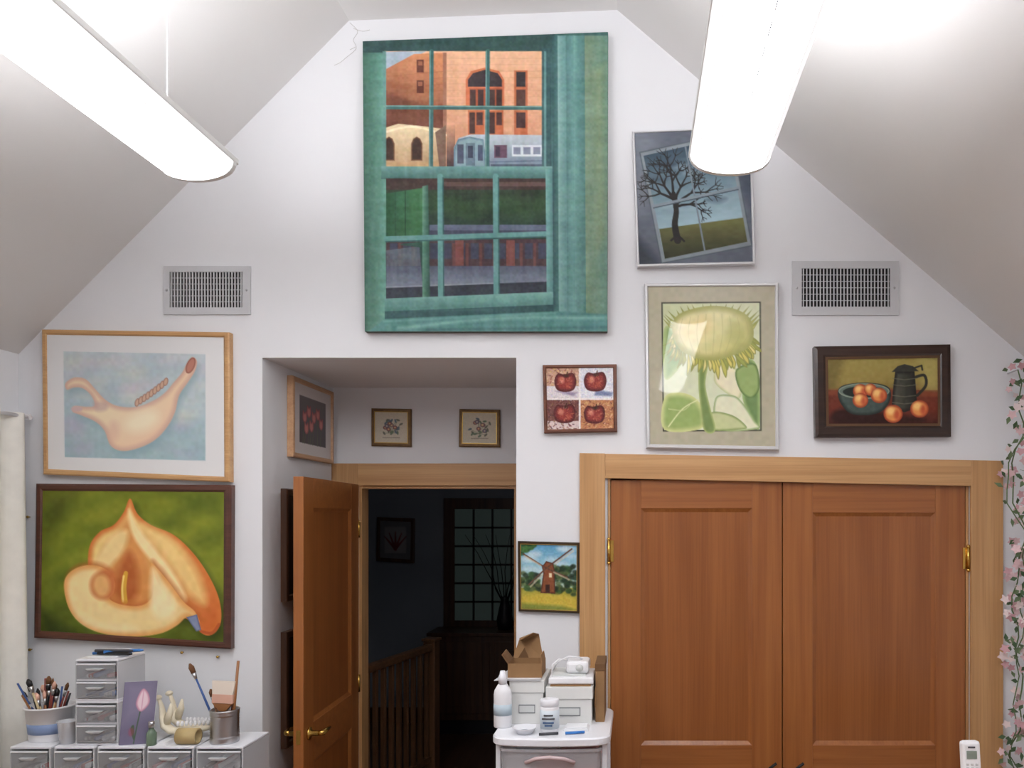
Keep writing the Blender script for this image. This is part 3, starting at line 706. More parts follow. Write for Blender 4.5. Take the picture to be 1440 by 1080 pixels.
# J botanicals
def bot(q):
    c=Cv(inset(q,5),.6); c.fill((206,198,180)); cx=(q[0][0]+q[1][0])/2; cy=(q[0][1]+q[2][1])/2
    for k in range(16):
        a=random.uniform(0,6.28); r=random.uniform(7,15); x=cx+r*math.cos(a)*1.1; y=cy-1+r*math.sin(a)*.85
        c.line([(cx,cy+8),(x,y)],.8,(120,128,104),a=.6); c.ell(x,y,2.8,1.3,random.choice([(104,122,100),(110,110,96),(96,112,124)]),rot=random.uniform(0,180),soft=1.2)
    for k in range(6):
        x=cx+random.uniform(-9,9); y=cy+random.uniform(-9,6)
        c.ell(x,y,3.2,2.8,random.choice([(176,110,96),(110,120,156),(200,166,136)]),edge=(116,90,96),ew=2.2); c.ell(x,y,1,1,(220,200,150))
    c.rect(cx-12,cy+14,cx+12,cy+15,(150,140,126))
    c.noise(.05,2,2,.3)
    return c
gf=mat('antique_gold_frame',(116,88,56),.4,metal=.35,var=.2,vs=60)
for q in ([(522,574),(578,575),(578,628),(522,627)],[(646,575),(703,576),(703,629),(645,628)]):
    picture('botanical_picture',q,5,.02,gf,bot(q),y0=YR,m2=mat('gilt_lip',(0,0,0)))
q=[(530,727),(583,729),(582,792),(529,789)]
c=Cv(inset(q,5),.8); c.fill((110,108,110)); c.rect(541,741,571,778,(146,140,140))
for a in (-1.0,-.5,0,.5,1.0): c.line([(556,772),(556+18*math.sin(a),762-14*math.cos(a))],4,(110,38,38),w1=1)
picture('leaf_picture',q,5,.03,M_darkwood,c,y0=3.9)
def lw(name,y0,y1,z0,z1,w,depth,m,c):
    b=B(name); x=RL
    def ring(i,d): return [(x+d,y0+i,z1-i),(x+d,y1-i,z1-i),(x+d,y1-i,z0+i),(x+d,y0+i,z0+i)]
    rings=[ring(0,GAP),ring(0,depth-.003),ring(w*.2,depth),ring(w*.8,depth),ring(w,depth-.008),ring(w,.003)]
    vs=[v for r in rings for v in r]
    b.add(vs,[(r*4+k,r*4+(k+1)%4,(r+1)*4+(k+1)%4,(r+1)*4+k) for r in range(5) for k in range(4)]+[(0,1,2,3),(20,21,22,23)],m)
    o=b.done()
    pos=lambda X,Y:(np.full(X.shape,x+depth-.009),y0+(y1-y0)*X/100.,z1-(z1-z0)*Y/100.)
    c.mesh(name+'_artwork',pos,PRINT,o)
c=Cv([(4,5),(96,5),(96,95),(4,95)],.8); c.fill((212,206,204)); c.rect(18,20,82,80,(104,98,101),grad=((18,20),(118,112,114),(18,80),(80,73,76)))
for (x,y) in ((30,46),(40,38),(52,44),(62,38),(46,56),(70,50),(34,60)):
    c.line([(x,y),(x-2+random.uniform(-3,3),80)],1.2,(92,100,78))
    c.poly([(x-4,y-8),(x,y-5),(x+4,y-8),(x+5,y+3),(x,y+8),(x-5,y+3)],(198,124,120),sm=1,edge=(150,84,86),ew=3)
lw('tulips_print',.235,.72,EYE+.277,EYE+.645,.022,.03,wood('light_maple_frame_y',(190,146,108),(208,168,130),'y'),c)
for z0,z1 in ((EYE-.375,EYE+.13),(EYE-1.03,EYE-.51)):
    c=Cv([(4,4),(96,4),(96,96),(4,96)],1.5); c.fill((60,56,58)); c.rect(20,20,80,80,(120,100,84)); c.ell(50,50,18,22,(150,90,60),edge=(80,50,40),ew=6)
    lw('dark_framed_picture',.17,.62,z0,z1,.03,.03,M_darkwood,c)
for i,(px,py) in enumerate([(42,727),(45,913),(258,917),(308,923)]):
    b=B('wall_screw'); p=P(px,py); b.lathe([(.0025,0),(.0025,-.012),(.006,-.013),(.005,-.016),(.0001,-.017)],p,M_brass,10,axis='y'); b.done()
b=B('wall_crack'); M_cr=mat('crack_grey',(198,196,194),.9)  # pale grey tubes trace the wall crack
for pl in ([(492,32),(503,44),(497,56),(501,68),(488,80),(478,88),(470,92)],[(497,40),(510,44),(520,42)],[(500,66),(492,70)]):
    b.tube([P(x,y,-.0002) for x,y in cat(pl,False,4)],.0011,M_cr,5)
b.done()

# ---------------- curtain ----------------
b=B('window_curtain'); M_cur=mat('linen_curtain',(234,232,224),0.9,var=.04,vs=20)
ny,nz=120,12; vs=[];fs=[]
for j in range(nz+1):
    z=.05+(wz(580,-.1)-.05)*j/nz
    for i in range(ny+1):
        y=-.06-1.5*i/ny
        vs.append((XL+.075+.028*math.sin(i*.62)*(1-.3*j/nz)+.008*math.sin(i*.21+j*.3),y,z))
for j in range(nz):
    for i in range(ny): k=j*(ny+1)+i; fs.append((k,k+1,k+ny+2,k+ny+1))
b.add(vs,fs,M_cur,True)
zt_=wz(584,-.1)
b.tube([(XL+.075,-.03,zt_),(XL+.075,-1.65,zt_)],.008,M_white,10)
for y in (-.045,-1.6): b.box(XL,XL+.085,y-.006,y+.006,zt_-.012,zt_+.012,M_white)
b.done()

# ---------------- hall contents ----------------
b=B('window_1'); y=3.9
s2=F/(D+3.9)
hx=lambda px:(px-CX)/s2; hz=lambda py:EYE+(CY-py)/s2
x0,x1,z0,z1=hx(640),hx(640)+.86,hz(872),hz(716)
for A in ((x0-.1,x0,z0-.06,z1+.1),(x1,x1+.1,z0-.06,z1+.1),(x0,x1,z1,z1+.1),(x0,x1,z0-.06,z0)): b.box(A[0],A[1],y-.03,y,A[2],A[3],M_darkwood,.003)
b.box(x0,x1,y-.008,y,z0,z1,mat('dusk_glow_pane',(80,90,86),.2,emit=(120,140,134),es=.045))  # faint emission put into the pane stands in for dusk light outside
for k in range(1,5): xx=x0+(x1-x0)*k/5; b.box(xx-.009,xx+.009,y-.02,y-.008,z0,z1,M_black)
for k in range(1,6): zz=z0+(z1-z0)*k/6; b.box(x0,x1,y-.02,y-.008,zz-.009,zz+.009,M_black)
b.done()
b=B('hall_cabinet'); cz=hz(876)-.03
b.box(x0-.12,x1+.15,3.5,3.87,.12,cz-.03,M_darkwood,.004); b.box(x0-.15,x1+.18,3.47,3.87,cz-.03,cz,M_darkwood,.004); b.box(x0-.1,x1+.13,3.52,3.87,0,.12,M_black)
for k in range(2):
    a=x0-.09+k*.52; b.box(a,a+.48,3.49,3.5,.18,cz-.08,M_darkwood,.003); b.box(a+.06,a+.42,3.485,3.49,.25,cz-.15,M_darkwood,.003)
b.done()
b=B('branch_vase'); vx=hx(712)+.02
b.lathe([(.0001,0),(.06,0),(.075,.08),(.05,.2),(.035,.26),(.045,.29)],(vx,3.7,cz),M_black,20)
for k in range(8):
    a=random.uniform(-.9,.5); pts=[(vx,3.7,cz+.2)]
    for j in range(1,5): pts.append((vx+math.sin(a)*.12*j+random.uniform(-.02,.02),3.7+random.uniform(-.03,.03),cz+.2+.16*j))
    b.tube(pts,[.006,.005,.004,.003,.002],M_black,5)
b.done()
b=B('stair_banister'); M_ban=wood('banister_oak',(104,72,48),(140,98,66),'x'); M_banv=wood('banister_oak_v',(104,72,48),(140,98,66),'z')
A=Vector((-1.80,1.05,0)); E2=Vector((-1.50,2.45,0)); dd=(E2-A); L=dd.length; dd.normalize()
b.M=Matrix.Translation(A)@Matrix.Rotation(math.atan2(dd.y,dd.x),4,'Z')
b.box(0,L,-.03,.03,.90,.95,M_ban,.01); b.box(0,L,-.02,.02,.1,.14,M_ban,.003)
k=.06
while k<L-.05: b.box(k-.014,k+.014,-.014,.014,.14,.9,M_banv,.002); k+=.1
b.box(L-.04,L+.05,-.045,.045,0,.97,M_banv,.006); b.box(L-.05,L+.06,-.055,.055,.97,.99,M_banv,.004); b.box(-.04,.05,-.045,.045,0,.97,M_banv,.006)
b.done()

# ---------------- left worktable with drawers ----------------
TZ=1.01; TB=.74
b=B('work_table'); M_tt=wood('table_top',(170,140,100),(195,165,125),'x')
b.box(XL+.15,-1.60,-.62,-.02,TB-.03,TB,M_tt,.004)
for x in (XL+.2,-1.65):
    for y in (-.58,-.07): b.box(x-.02,x+.02,y-.02,y+.02,0,TB-.03,M_metalw,.003)
b.box(XL+.2,-1.65,-.59,-.57,TB-.09,TB-.03,M_metalw); b.done()
M_clear=mat('clear_plastic',(236,238,242),0.08,trans=.8,spec=.5)
M_pl=mat('white_plastic2',(230,231,236),0.3)
M_sh=mat('translucent_shell',(232,234,238),0.25,trans=.35)
M_c1=mat('tube_red',(190,90,90)); M_c2=mat('tube_blue',(110,135,190)); M_c3=mat('tube_grey',(200,200,200)); M_c4=mat('tube_dark',(70,70,76))
def drawers(name,x0,x1,y0,y1,z0,z1,n):
    b=B(name); t=.006
    b.box(x0,x1,y0,y1,z1-.01,z1,M_pl,.003); b.box(x0,x1,y0,y1,z0,z0+.008,M_pl,.002)
    b.box(x0,x0+t,y0,y1,z0+.008,z1-.01,M_sh); b.box(x1-t,x1,y0,y1,z0+.008,z1-.01,M_sh); b.box(x0+t,x1-t,y1-t,y1,z0+.008,z1-.01,M_sh)
    h=(z1-z0-.018)/n
    for k in range(n):
        a=z0+.008+k*h
        if k: b.box(x0+t,x1-t,y0-.001,y1-t,a-.0035,a+.0035,M_pl)
        # thin tray front (shell) with floor
        b.box(x0+t+.002,x1-t-.002,y0-.006,y0-.004,a+.006,a+h-.008,M_clear)
        b.box(x0+t+.002,x1-t-.002,y0-.006,y0+.1,a+.0045,a+.006,M_sh)
        b.box(x0+t+.001,x1-t-.001,y0-.009,y0-.002,a+h-.012,a+h-.006,M_pl,.001)
        xm_=(x0+x1)/2; w_=(x1-x0)*.2
        b.hexa([(xm_-w_*.7,y0-.018,a+h*.55),(xm_+w_*.7,y0-.018,a+h*.55),(xm_+w_*.7,y0-.006,a+h*.55),(xm_-w_*.7,y0-.006,a+h*.55),(xm_-w_,y0-.020,a+h*.66),(xm_+w_,y0-.020,a+h*.66),(xm_+w_,y0-.006,a+h*.66),(xm_-w_,y0-.006,a+h*.66)],M_sh,.0015)
        for j in range(7):
            xx=x0+.022+(x1-x0-.044)*random.random(); L_=(y1-y0)*.6; rz=random.choice([.006,.008,.01])
            b.tube([(xx,y0+.004,a+.008+rz),(xx+random.uniform(-.01,.01),y0+L_,a+.008+rz)],rz,random.choice([M_c1,M_c2,M_c3,M_c4,M_white,M_white,M_c3]),8)
    return b.done()
yf=-.38
edges=[(14,71),(76,133),(137,203),(207,272),(276,342)]
for (a,c_) in edges:
    drawers('plastic_drawer_unit',wx(a,yf),wx(c_,yf),yf,-.17,TB,TZ,3)
ms0,ms1=wx(105,-.37),wx(165,-.37)
zmid=wz(986,-.37); ztop=wz(927,-.37)
drawers('mini_drawer_unit',ms0,ms1,-.365,-.2,TZ,zmid,2)
drawers('mini_drawer_unit',ms0,ms1,-.365,-.2,zmid,ztop,2)
b=B('paint_markers'); M_blue=mat('marker_blue',(60,120,190),.3)
b.box((ms0+ms1)/2-.06,(ms0+ms1)/2+.05,-.33,-.22,ztop,ztop+.003,M_white)
for k,(x,y,a,m) in enumerate([(0.0,-.28,.1,M_blue),(.03,-.31,-.2,M_black),(-.01,-.25,.3,M_c3),(.05,-.29,.5,M_blue),(.02,-.3,.0,M_c4)]):
    cx=(ms0+ms1)/2+x
    b.tube([(cx-.07*math.cos(a),y-.04*math.sin(a),ztop+.008+k*.003),(cx+.06*math.cos(a),y+.04*math.sin(a),ztop+.008+k*.003),(cx+.075*math.cos(a),y+.045*math.sin(a),ztop+.008+k*.003)],[.006,.006,.003],m,8)
b.done()
M_h=[mat('brush_handle_%d'%i,c_,.35) for i,c_ in enumerate([(150,100,60),(30,30,34),(120,50,40),(60,90,150),(200,180,140)])]
M_br=mat('bristle',(110,76,50),.9); M_br2=mat('bristle_pale',(215,170,150),.9)
def brush(b,base,tip,hm,bm_,w=.006,bl=.03):
    base=Vector(base); tip=Vector(tip); d=(tip-base); L=d.length; d.normalize()
    f0=tip-d*(bl+.025); f1=tip-d*bl
    b.tube([base,base.lerp(f0,.6),f0],[.003,.0045,.0035],hm,8)
    b.tube([f0,f1],[.0045,w],M_steel,10); b.tube([f1,tip-d*bl*.4,tip],[w,w*1.15,w*.35],bm_,10)
b=B('brush_bucket'); cx=wx(66,-.29); cy=-.27
b.lathe([(.0001,0),(.068,0),(.07,.005),(.082,.125),(.086,.125),(.086,.132),(.079,.132),(.067,.012),(.0001,.01)],(cx,cy,TZ),M_white,32)
b.lathe([(.0728,.03),(.0765,.07)],(cx,cy,TZ),mat('bucket_label',(130,150,188),.4),32)
for k in range(24):
    a=random.uniform(0,6.28); r=random.uniform(.02,.06); L=random.uniform(.17,.25)
    dx=random.uniform(-.10,.07)
    p0=(cx+.02*math.cos(a),cy+.02*math.sin(a),TZ+.015); p1=(cx+r*math.cos(a)+dx,cy+r*math.sin(a)*.8,TZ+L)
    if k%3==0: b.tube([p0,p1],[.0045,.0035],random.choice(M_h),8)
    else: brush(b,p0,p1,random.choice(M_h),random.choice([M_br,M_black,M_br2]),random.choice([.004,.006,.009]))
b.done()
b=B('clear_plastic_cup'); cx2=wx(91,-.35); b.lathe([(.0001,0),(.024,0),(.034,.085),(.036,.086),(.0335,.083),(.023,.004),(.0001,.004)],(cx2,-.335,TZ),mat('cup_plastic',(228,229,233),.2,trans=.4),24); b.done()
c=Cv([(0,0),(60,0),(60,120),(0,120)],1.0); c.fill((112,106,130)); c.poly([(0,0),(60,0),(60,60),(0,80)],(132,126,150),soft=30)
c.line([(34,50),(30,80),(26,118)],2,(60,90,60),sm=1); c.poly([(34,58),(24,44),(28,24),(36,14),(46,26),(48,44)],(230,206,214),sm=1,edge=(190,130,154),ew=5); c.line([(36,18),(35,54)],1.5,(206,150,174))
c.poly([(26,112),(18,90),(24,84)],(70,92,70),sm=1); c.ell(20,96,5,8,(180,60,80),soft=4,a=.4)
b=B('tulip_greeting_card'); ya=-.377
A0=Vector((ms1+.004,ya+.01,TZ)); A1=Vector((ms1+.112,ya+.04,TZ)); hh=.232; lean=Vector((0,.035,hh))
nn=Vector((0,.002,0))
b.hexa([A0,A1,A1+nn,A0+nn,A0+lean,A1+lean,A1+lean+nn,A0+lean+nn],M_white); o=b.done()
def cpos(X,Y):
    u=X/60.; v=1-Y/120.
    return (A0.x+(A1.x-A0.x)*u+lean.x*v, A0.y+(A1.y-A0.y)*u+lean.y*v-.0008, A0.z+lean.z*v)
c.mesh('card_print',cpos,OIL,o)
b=B('glass_dropper_bottle'); p=Vector((wx(213,-.36),-.36,TZ))
b.lathe([(.0001,0),(.016,0),(.018,.004),(.018,.045),(.012,.055),(.009,.06),(.009,.068)],p,mat('green_glass',(150,175,150),.1,trans=.6),20); b.lathe([(.011,.066),(.011,.088),(.007,.09),(.0001,.091)],p,M_steel,16); b.done()
b=B('jawbone_model'); M_bone=mat('bone',(226,216,192),.5,var=.06,vs=40)
jx=wx(266,-.24); jy=-.265
for s_,dy in ((1,0),(-1,.075)):
    pts=[(jx-.105,jy+dy,TZ+.155),(jx-.094,jy+dy,TZ+.125),(jx-.088,jy+dy,TZ+.085),(jx-.08,jy+dy,TZ+.05),(jx-.055,jy+dy,TZ+.03),(jx-.02,jy+dy*.9,TZ+.027),(jx+.04,jy+dy*.75,TZ+.030),(jx+.085,jy+.038+(dy-.038)*.4,TZ+.038)]
    b.tube(pts,[.009,.013,.02,.026,.027,.026,.025,.021],M_bone,12,flat=.5)
    b.tube([(jx-.078,jy+dy,TZ+.06),(jx-.060,jy+dy,TZ+.10),(jx-.056,jy+dy,TZ+.135)],[.018,.012,.004],M_bone,10)
    b.sphere((jx-.108,jy+dy,TZ+.158),.013,M_bone,(1,1.3,.8))
    for k in range(8):
        t=k/7; b.sphere((jx-.03+.11*t,jy+dy*.85+(.038-dy*.85)*t*.4,TZ+.056),.008,M_white,(.8,.8,1.3),10)
b.tube([(jx+.085,jy+.02,TZ+.038),(jx+.1,jy+.038,TZ+.040),(jx+.085,jy+.058,TZ+.038)],.019,M_bone,12)
b.done()
b=B('masking_tape_roll'); p=(wx(250,-.35),-.345,TZ+.03)
b.lathe([(.021,0),(.03,0),(.03,.075),(.021,.075),(.021,0)],p,mat('masking_tape',(186,164,116),.6),28,axis='x'); b.done()
b=B('palette_paper_stack'); x0_=wx(222,-.36)
for k in range(4): b.box(x0_+.002*k,x0_+.04-.003*k,-.378+.003*k,-.30,TZ+.0+.0025*k,TZ+.0022+.0025*k,M_white)
b.done()
b=B('tin_can_of_brushes'); cx=wx(317,-.31); cy=-.315; prof=[(.0001,0),(.05,0),(.052,.004)]
for k in range(26): prof.append((.052-(.003 if k%2 else 0)*(3<k<22),.006+k*.0045))
prof+=[(.054,.125),(.05,.127),(.048,.12),(.047,.01),(.0001,.008)]
b.lathe(prof,(cx,cy,TZ),M_steel,32)
brush(b,(cx-.01,cy,TZ+.01),(cx-.135,cy,TZ+.30),M_h[3],M_br,.009,bl=.04)
brush(b,(cx-.01,cy+.01,TZ+.01),(cx-.06,cy+.01,TZ+.20),M_h[0],M_br,.008)
b.tube([(cx+.025,cy,TZ+.01),(cx+.052,cy,TZ+.31)],[.006,.005],M_h[0],10)
b.tube([(cx+.01,cy+.02,TZ+.01),(cx+.022,cy+.02,TZ+.16)],.005,M_h[2],8)
b.M=Matrix.Translation((cx-.005,cy-.01,TZ+.09))@Matrix.Rotation(.05,4,'Y')
b.box(-.008,.008,-.004,.004,-.08,.03,M_h[0],.003); b.hexa([(-.012,-.005,.03),(.012,-.005,.03),(.012,.005,.03),(-.012,.005,.03),(-.04,-.006,.06),(.04,-.006,.06),(.04,.006,.06),(-.04,.006,.06)],M_h[0],.002)
b.box(-.04,.04,-.008,.008,.06,.095,M_br2,.002); b.hexa([(-.039,-.007,.095),(.039,-.007,.095),(.039,.007,.095),(-.039,.007,.095),(-.044,-.003,.145),(.044,-.003,.145),(.044,.003,.145),(-.044,.003,.145)],mat('bristle_white',(226,214,200),.9))
b.M=Matrix.Identity(4); b.done()

# ---------------- cart ----------------
CZ=EYE-.763; cy0,cy1=-.605,-.165
cx0,cx1=wx(690,cy0),wx(858,cy0)
b=B('plastic_drawer_cart')
def rrect(x0,x1,y0,y1,r,n=5,bow=0):
    """rounded rectangle outline in order, with a bowed front edge"""
    pts=[]
    for (cx_,cy_,a0) in ((x1-r,y0+r,-math.pi/2),(x1-r,y1-r,0),(x0+r,y1-r,math.pi/2),(x0+r,y0+r,math.pi)):
        for k in range(n+1):
            a=a0+math.pi/2*k/n; pts.append((cx_+r*math.cos(a),cy_+r*math.sin(a)))
    for k in range(1,8): pts.append((x0+r+(x1-x0-2*r)*k/8.,y0))
    xm_=(x0+x1)/2; hw=(x1-x0)/2
    return [(x,y-bow*(1-((x-xm_)/hw)**2) if y<(y0+y1)/2 else y) for x,y in pts]
def ringloft(rings,m,cap=True):
    n=len(rings[0]); vs=[v for r in rings for v in r]
    fs=[(i*n+k,i*n+(k+1)%n,(i+1)*n+(k+1)%n,(i+1)*n+k) for i in range(len(rings)-1) for k in range(n)]
    if cap: fs+=[tuple(range(n))[::-1],tuple((len(rings)-1)*n+k for k in range(n))]
    b.add(vs,fs,m)
R_=lambda d,z:[(x,y,z) for x,y in rrect(cx0+d,cx1-d,cy0+d,cy1-d,.05,6,.02)]
ringloft([R_(.004,CZ-.03),R_(0,CZ-.026),R_(0,CZ-.006),R_(.004,CZ-.001),R_(.012,CZ),R_(.016,CZ)],M_pl)
for xa in (cx0+.012,cx1-.03):
    b.box(xa,xa+.018,cy0+.03,cy0+.06,.08,CZ-.03,M_pl,.003); b.box(xa,xa+.018,cy1-.05,cy1-.02,.08,CZ-.03,M_pl,.003)
nD=4; h=(CZ-.03-.08)/nD
M_dr=mat('frosted_drawer',(230,230,234),0.15,trans=.6)
M_pink=mat('pink_contents',(225,165,165),.7,var=.2,vs=30); M_redc=mat('red_contents',(190,90,86),.7)
M_hand=mat('drawer_handle',(214,190,192),0.25,trans=.2)
for k in range(nD):
    a=.08+k*h
    b.box(cx0+.012,cx1-.012,cy0+.03,cy1-.02,a,a+.012,M_pl,.002)
    R2=lambda d,z:[(x,y,z) for x,y in rrect(cx0+.032+d,cx1-.032-d,cy0+.006+d,cy1-.05,.02,4,.015)]
    ringloft([R2(.012,a+.014),R2(.003,a+h*.5),R2(0,a+h-.02),R2(-.004,a+h-.02),R2(-.004,a+h-.01),R2(.004,a+h-.01)],M_dr,False)
    xm_=(cx0+cx1)/2
    b.tube([(xm_-.085,cy0-.012,a+h-.055),(xm_-.05,cy0-.026,a+h-.038),(xm_,cy0-.03,a+h-.032),(xm_+.05,cy0-.026,a+h-.038),(xm_+.085,cy0-.012,a+h-.055)],.007,M_hand,8)
    b.box(cx0+.05,xm_,cy0+.035,cy1-.1,a+.02,a+h*.7,M_white,.01); b.box(xm_+.01,cx1-.055,cy0+.035,cy1-.1,a+.02,a+h*.68,M_pink,.01); b.box(xm_-.05,xm_+.08,cy0+.03,cy0+.15,a+h*.5,a+h*.8,M_redc,.01)
for x in (cx0+.04,cx1-.04):
    for y in (cy0+.05,cy1-.05): b.lathe([(.0001,-.025),(.018,-.02),(.025,0),(.018,.02),(.0001,.025)],(x,y,.025),M_black,14,axis='x'); b.box(x-.008,x+.008,y-.008,y+.008,.03,.08,M_pl)
b.done()
M_box=mat('white_carton',(222,222,219),.7,var=.02,vs=8); M_lab=mat('box_label',(206,208,206),.6); M_gr=mat('label_grey',(120,122,124),.6)
M_card=mat('cardboard',(146,112,76),.85,var=.06,vs=20); M_card2=mat('cardboard_in',(112,82,54),.9)
def carton(name,px0,px1,pyt,y0,y1):
    b=B(name); x0,x1=wx(px0,y0),wx(px1,y0); z1=wz(pyt,y0)
    b.box(x0,x1,y0,y1,CZ,z1-.03,M_box,.002); b.box(x0-.004,x1+.004,y0-.004,y1+.004,z1-.045,z1,M_box,.002)
    w_=(x1-x0); zc_=CZ+(z1-CZ)*.35
    b.box(x0+w_*.25,x0+w_*.75,y0-.002,y0,zc_-.016,zc_+.016,M_gr); b.box(x0+w_*.27,x0+w_*.73,y0-.003,y0-.002,zc_-.012,zc_+.012,M_lab)
    b.done(); return x0,x1,z1
bx0=carton('white_storage_box',718,764,957,-.43,-.2)
bx1=carton('white_storage_box',769,832,966,-.44,-.2)
b=B('paper_sheets'); zb_=bx0[2]
for k in range(4): b.hexa([(bx0[0]-.06+k*.01,-.44,zb_+.001+k*.002),(bx0[1]-.01,-.44,zb_+.001+k*.002),(bx0[1]-.01,-.22,zb_+.001+k*.002),(bx0[0]-.04+k*.01,-.22,zb_+.001+k*.002),(bx0[0]-.06+k*.01,-.44,zb_+.002+k*.002),(bx0[1]-.01,-.44,zb_+.002+k*.002),(bx0[1]-.01,-.22,zb_+.002+k*.002),(bx0[0]-.04+k*.01,-.22,zb_+.002+k*.002)],M_white)
b.done()
b=B('open_cardboard_box'); z0=zb_+.0085; x0,x1=wx(714,-.42),wx(764,-.42)-.006; y0,y1=-.42,-.29; hgt=.052; t=.003
b.box(x0,x1,y0,y1,z0,z0+t,M_card); b.box(x0,x1,y0,y0+t,z0+t,z0+hgt,M_card); b.box(x0,x1,y1-t,y1,z0+t,z0+hgt,M_card)
b.box(x0,x0+t,y0+t,y1-t,z0+t,z0+hgt,M_card); b.box(x1-t,x1,y0+t,y1-t,z0+t,z0+hgt,M_card)
zt2=z0+hgt
lid=[(x0,y1-.002,zt2),(x1-.01,y1-.002,zt2),(x1-.03,y1+.03,zt2+.085),(x0+.02,y1+.03,zt2+.068)]
b.prism(lid,(0,.003,0),M_card)
b.prism([(x0+.02,y1+.028,zt2+.068),(x1-.03,y1+.028,zt2+.085),(x1-.045,y1-.03,zt2+.098),(x0+.03,y1-.03,zt2+.07)],(0,0,.003),M_card)
b.prism([(x0,y0,zt2),(x0,y1-.01,zt2),(x0-.025,y1-.02,zt2+.035),(x0-.025,y0+.01,zt2+.03)],(.003,0,0),M_card2)
b.prism([(x1,y0,zt2),(x1,y1-.01,zt2),(x1-.004,y1-.02,zt2+.03),(x1-.004,y0+.01,zt2+.03)],(-.003,0,0),M_card)
b.prism([(x0+.02,y1-.003,zt2),(x0+.06,y1-.003,zt2),(x0+.045,y1-.003,zt2+.04)],(0,.002,0),M_card2)
b.done()
b=B('cardboard_sleeve'); zc0=bx1[2]+.001; b.box(bx1[0]+.012,bx1[1]-.004,-.435,-.205,zc0,zc0+.005,M_card,.001); b.done()
b=B('cardboard_mailer'); b.box(bx1[1]+.012,bx1[1]+.046,-.40,-.22,CZ,zc0+.075,M_card,.002); b.box(bx1[1]+.010,bx1[1]+.048,-.402,-.218,zc0+.05,zc0+.077,M_card2,.002); b.done()
b=B('wifi_router'); z=zc0+.0055; xa,xb=bx1[0]+.004,bx1[1]+.006
b.box(xa,xb,-.43,-.24,z,z+.026,M_white,.006); b.box(xa+.01,xb-.03,-.41,-.25,z+.026,z+.03,M_lab,.001)
b.box(xa+.06,xb-.02,-.38,-.26,z+.03,z+.075,M_white,.012); b.lathe([(.014,0),(.014,-.002),(.0001,-.002)],(xb-.055,-.381,z+.052),M_lab,16,axis='y')
b.tube([(xa+.01,-.33,z+.035),(xa+.03,-.34,z+.07),(xa+.07,-.35,z+.09),(xa+.11,-.34,z+.085),(xa+.13,-.3,z+.06)],.003,M_white,8)
b.tube([(xa+.005,-.36,z+.035),(xa+.008,-.35,z+.06),(xa+.03,-.34,z+.078),(xa+.08,-.33,z+.07)],.003,M_white,8); b.done()
b=B('plastic_bottle'); p=(wx(707,-.47),-.47,CZ)
b.lathe([(.0001,0),(.03,0),(.033,.005),(.033,.12),(.03,.135),(.018,.155),(.014,.16)],p,M_white,24,sy=.75)
b.lathe([(.0155,.158),(.0155,.185),(.012,.19),(.009,.205),(.0001,.206)],p,M_pl,18); b.lathe([(.0335,.045),(.0335,.085)],p,mat('bottle_label',(180,196,206),.4),24,sy=.76); b.done()
b=B('medium_jar'); p=(wx(773,-.52),-.52,CZ)
b.lathe([(.0001,0),(.031,0),(.034,.004),(.034,.085),(.029,.092)],p,M_white,28); b.lathe([(.031,.09),(.033,.092),(.033,.112),(.030,.114),(.0001,.114)],p,M_pl,28)
b.lathe([(.0345,.012),(.0345,.078)],p,mat('jar_label',(205,215,222),.4),28)
for k,(z,w_) in enumerate([(.062,.022),(.05,.03),(.036,.026),(.026,.018)]): b.box(p[0]-w_*.8,p[0]+w_*.7,p[1]-.0352,p[1]-.03,p[2]+z-.0025,p[2]+z+.0025,mat('print_blue',(60,90,130)) if k>1 else M_c4)
b.done()
b=B('paint_dish'); p=(wx(738,-.55),-.555,CZ)
b.lathe([(.0001,.002),(.026,.0),(.04,.02),(.043,.022),(.04,.024),(.026,.005),(.0001,.005)],p,M_pl,24); b.lathe([(.0001,.007),(.028,.008)],p,mat('dish_paint',(110,130,160),.4),20); b.done()
b=B('marker_pens')
for k,(a0,a1,m) in enumerate([((758,-.59),(785,-.575),M_c4),((795,-.575),(822,-.56),M_blue)]):
    b.tube([(wx(*a0),a0[1],CZ+.006),(wx(*a1),a1[1],CZ+.006)],.005,m,8)
b.done()
b=B('folded_cloth')
x0,x1=wx(792,-.52),wx(828,-.52)
for k in range(3): b.box(x0+.004*k,x1-.003*k,-.53+.004*k,-.46,CZ+.004*k,CZ+.004+.004*k,M_white,.0015)
b.done()

# ---------------- right: garland, side table, phone ----------------
b=B('hanging_flower_garland')
M_vine=mat('vine',(90,110,70),.8); M_leaf=[mat('leaf_a',(104,122,88),.7),mat('leaf_b',(74,98,66),.7)]; M_pet=[mat('petal_a',(222,190,193),.7),mat('petal_b',(208,164,170),.7),mat('petal_c',(234,216,214),.7)]
gx=wx(1433,-.1); pts=[]
for k in range(40):
    z=2.48-k*.055; pts.append((gx+.02*math.sin(k*.6)+ .012*math.sin(k*1.7),-.09+.02*math.sin(k*.9),z))
b.tube(pts,.003,M_vine,6)
b.tube([(p[0]+.03*math.sin(i*.4+1),p[1]-.01,p[2]) for i,p in enumerate(pts)],.0025,M_vine,6)
def petal(c,d,n_,L,w,m):
    c=Vector(c); d=Vector(d).normalized(); s_=d.cross(Vector(n_)).normalized(); n_=Vector(n_).normalized()
    b.add([c,c+d*L*.45+s_*w+n_*L*.12,c+d*L+n_*L*.05,c+d*L*.45-s_*w+n_*L*.12,c+d*L*.5],[(0,1,4),(1,2,4),(2,3,4),(3,0,4)],m,True)
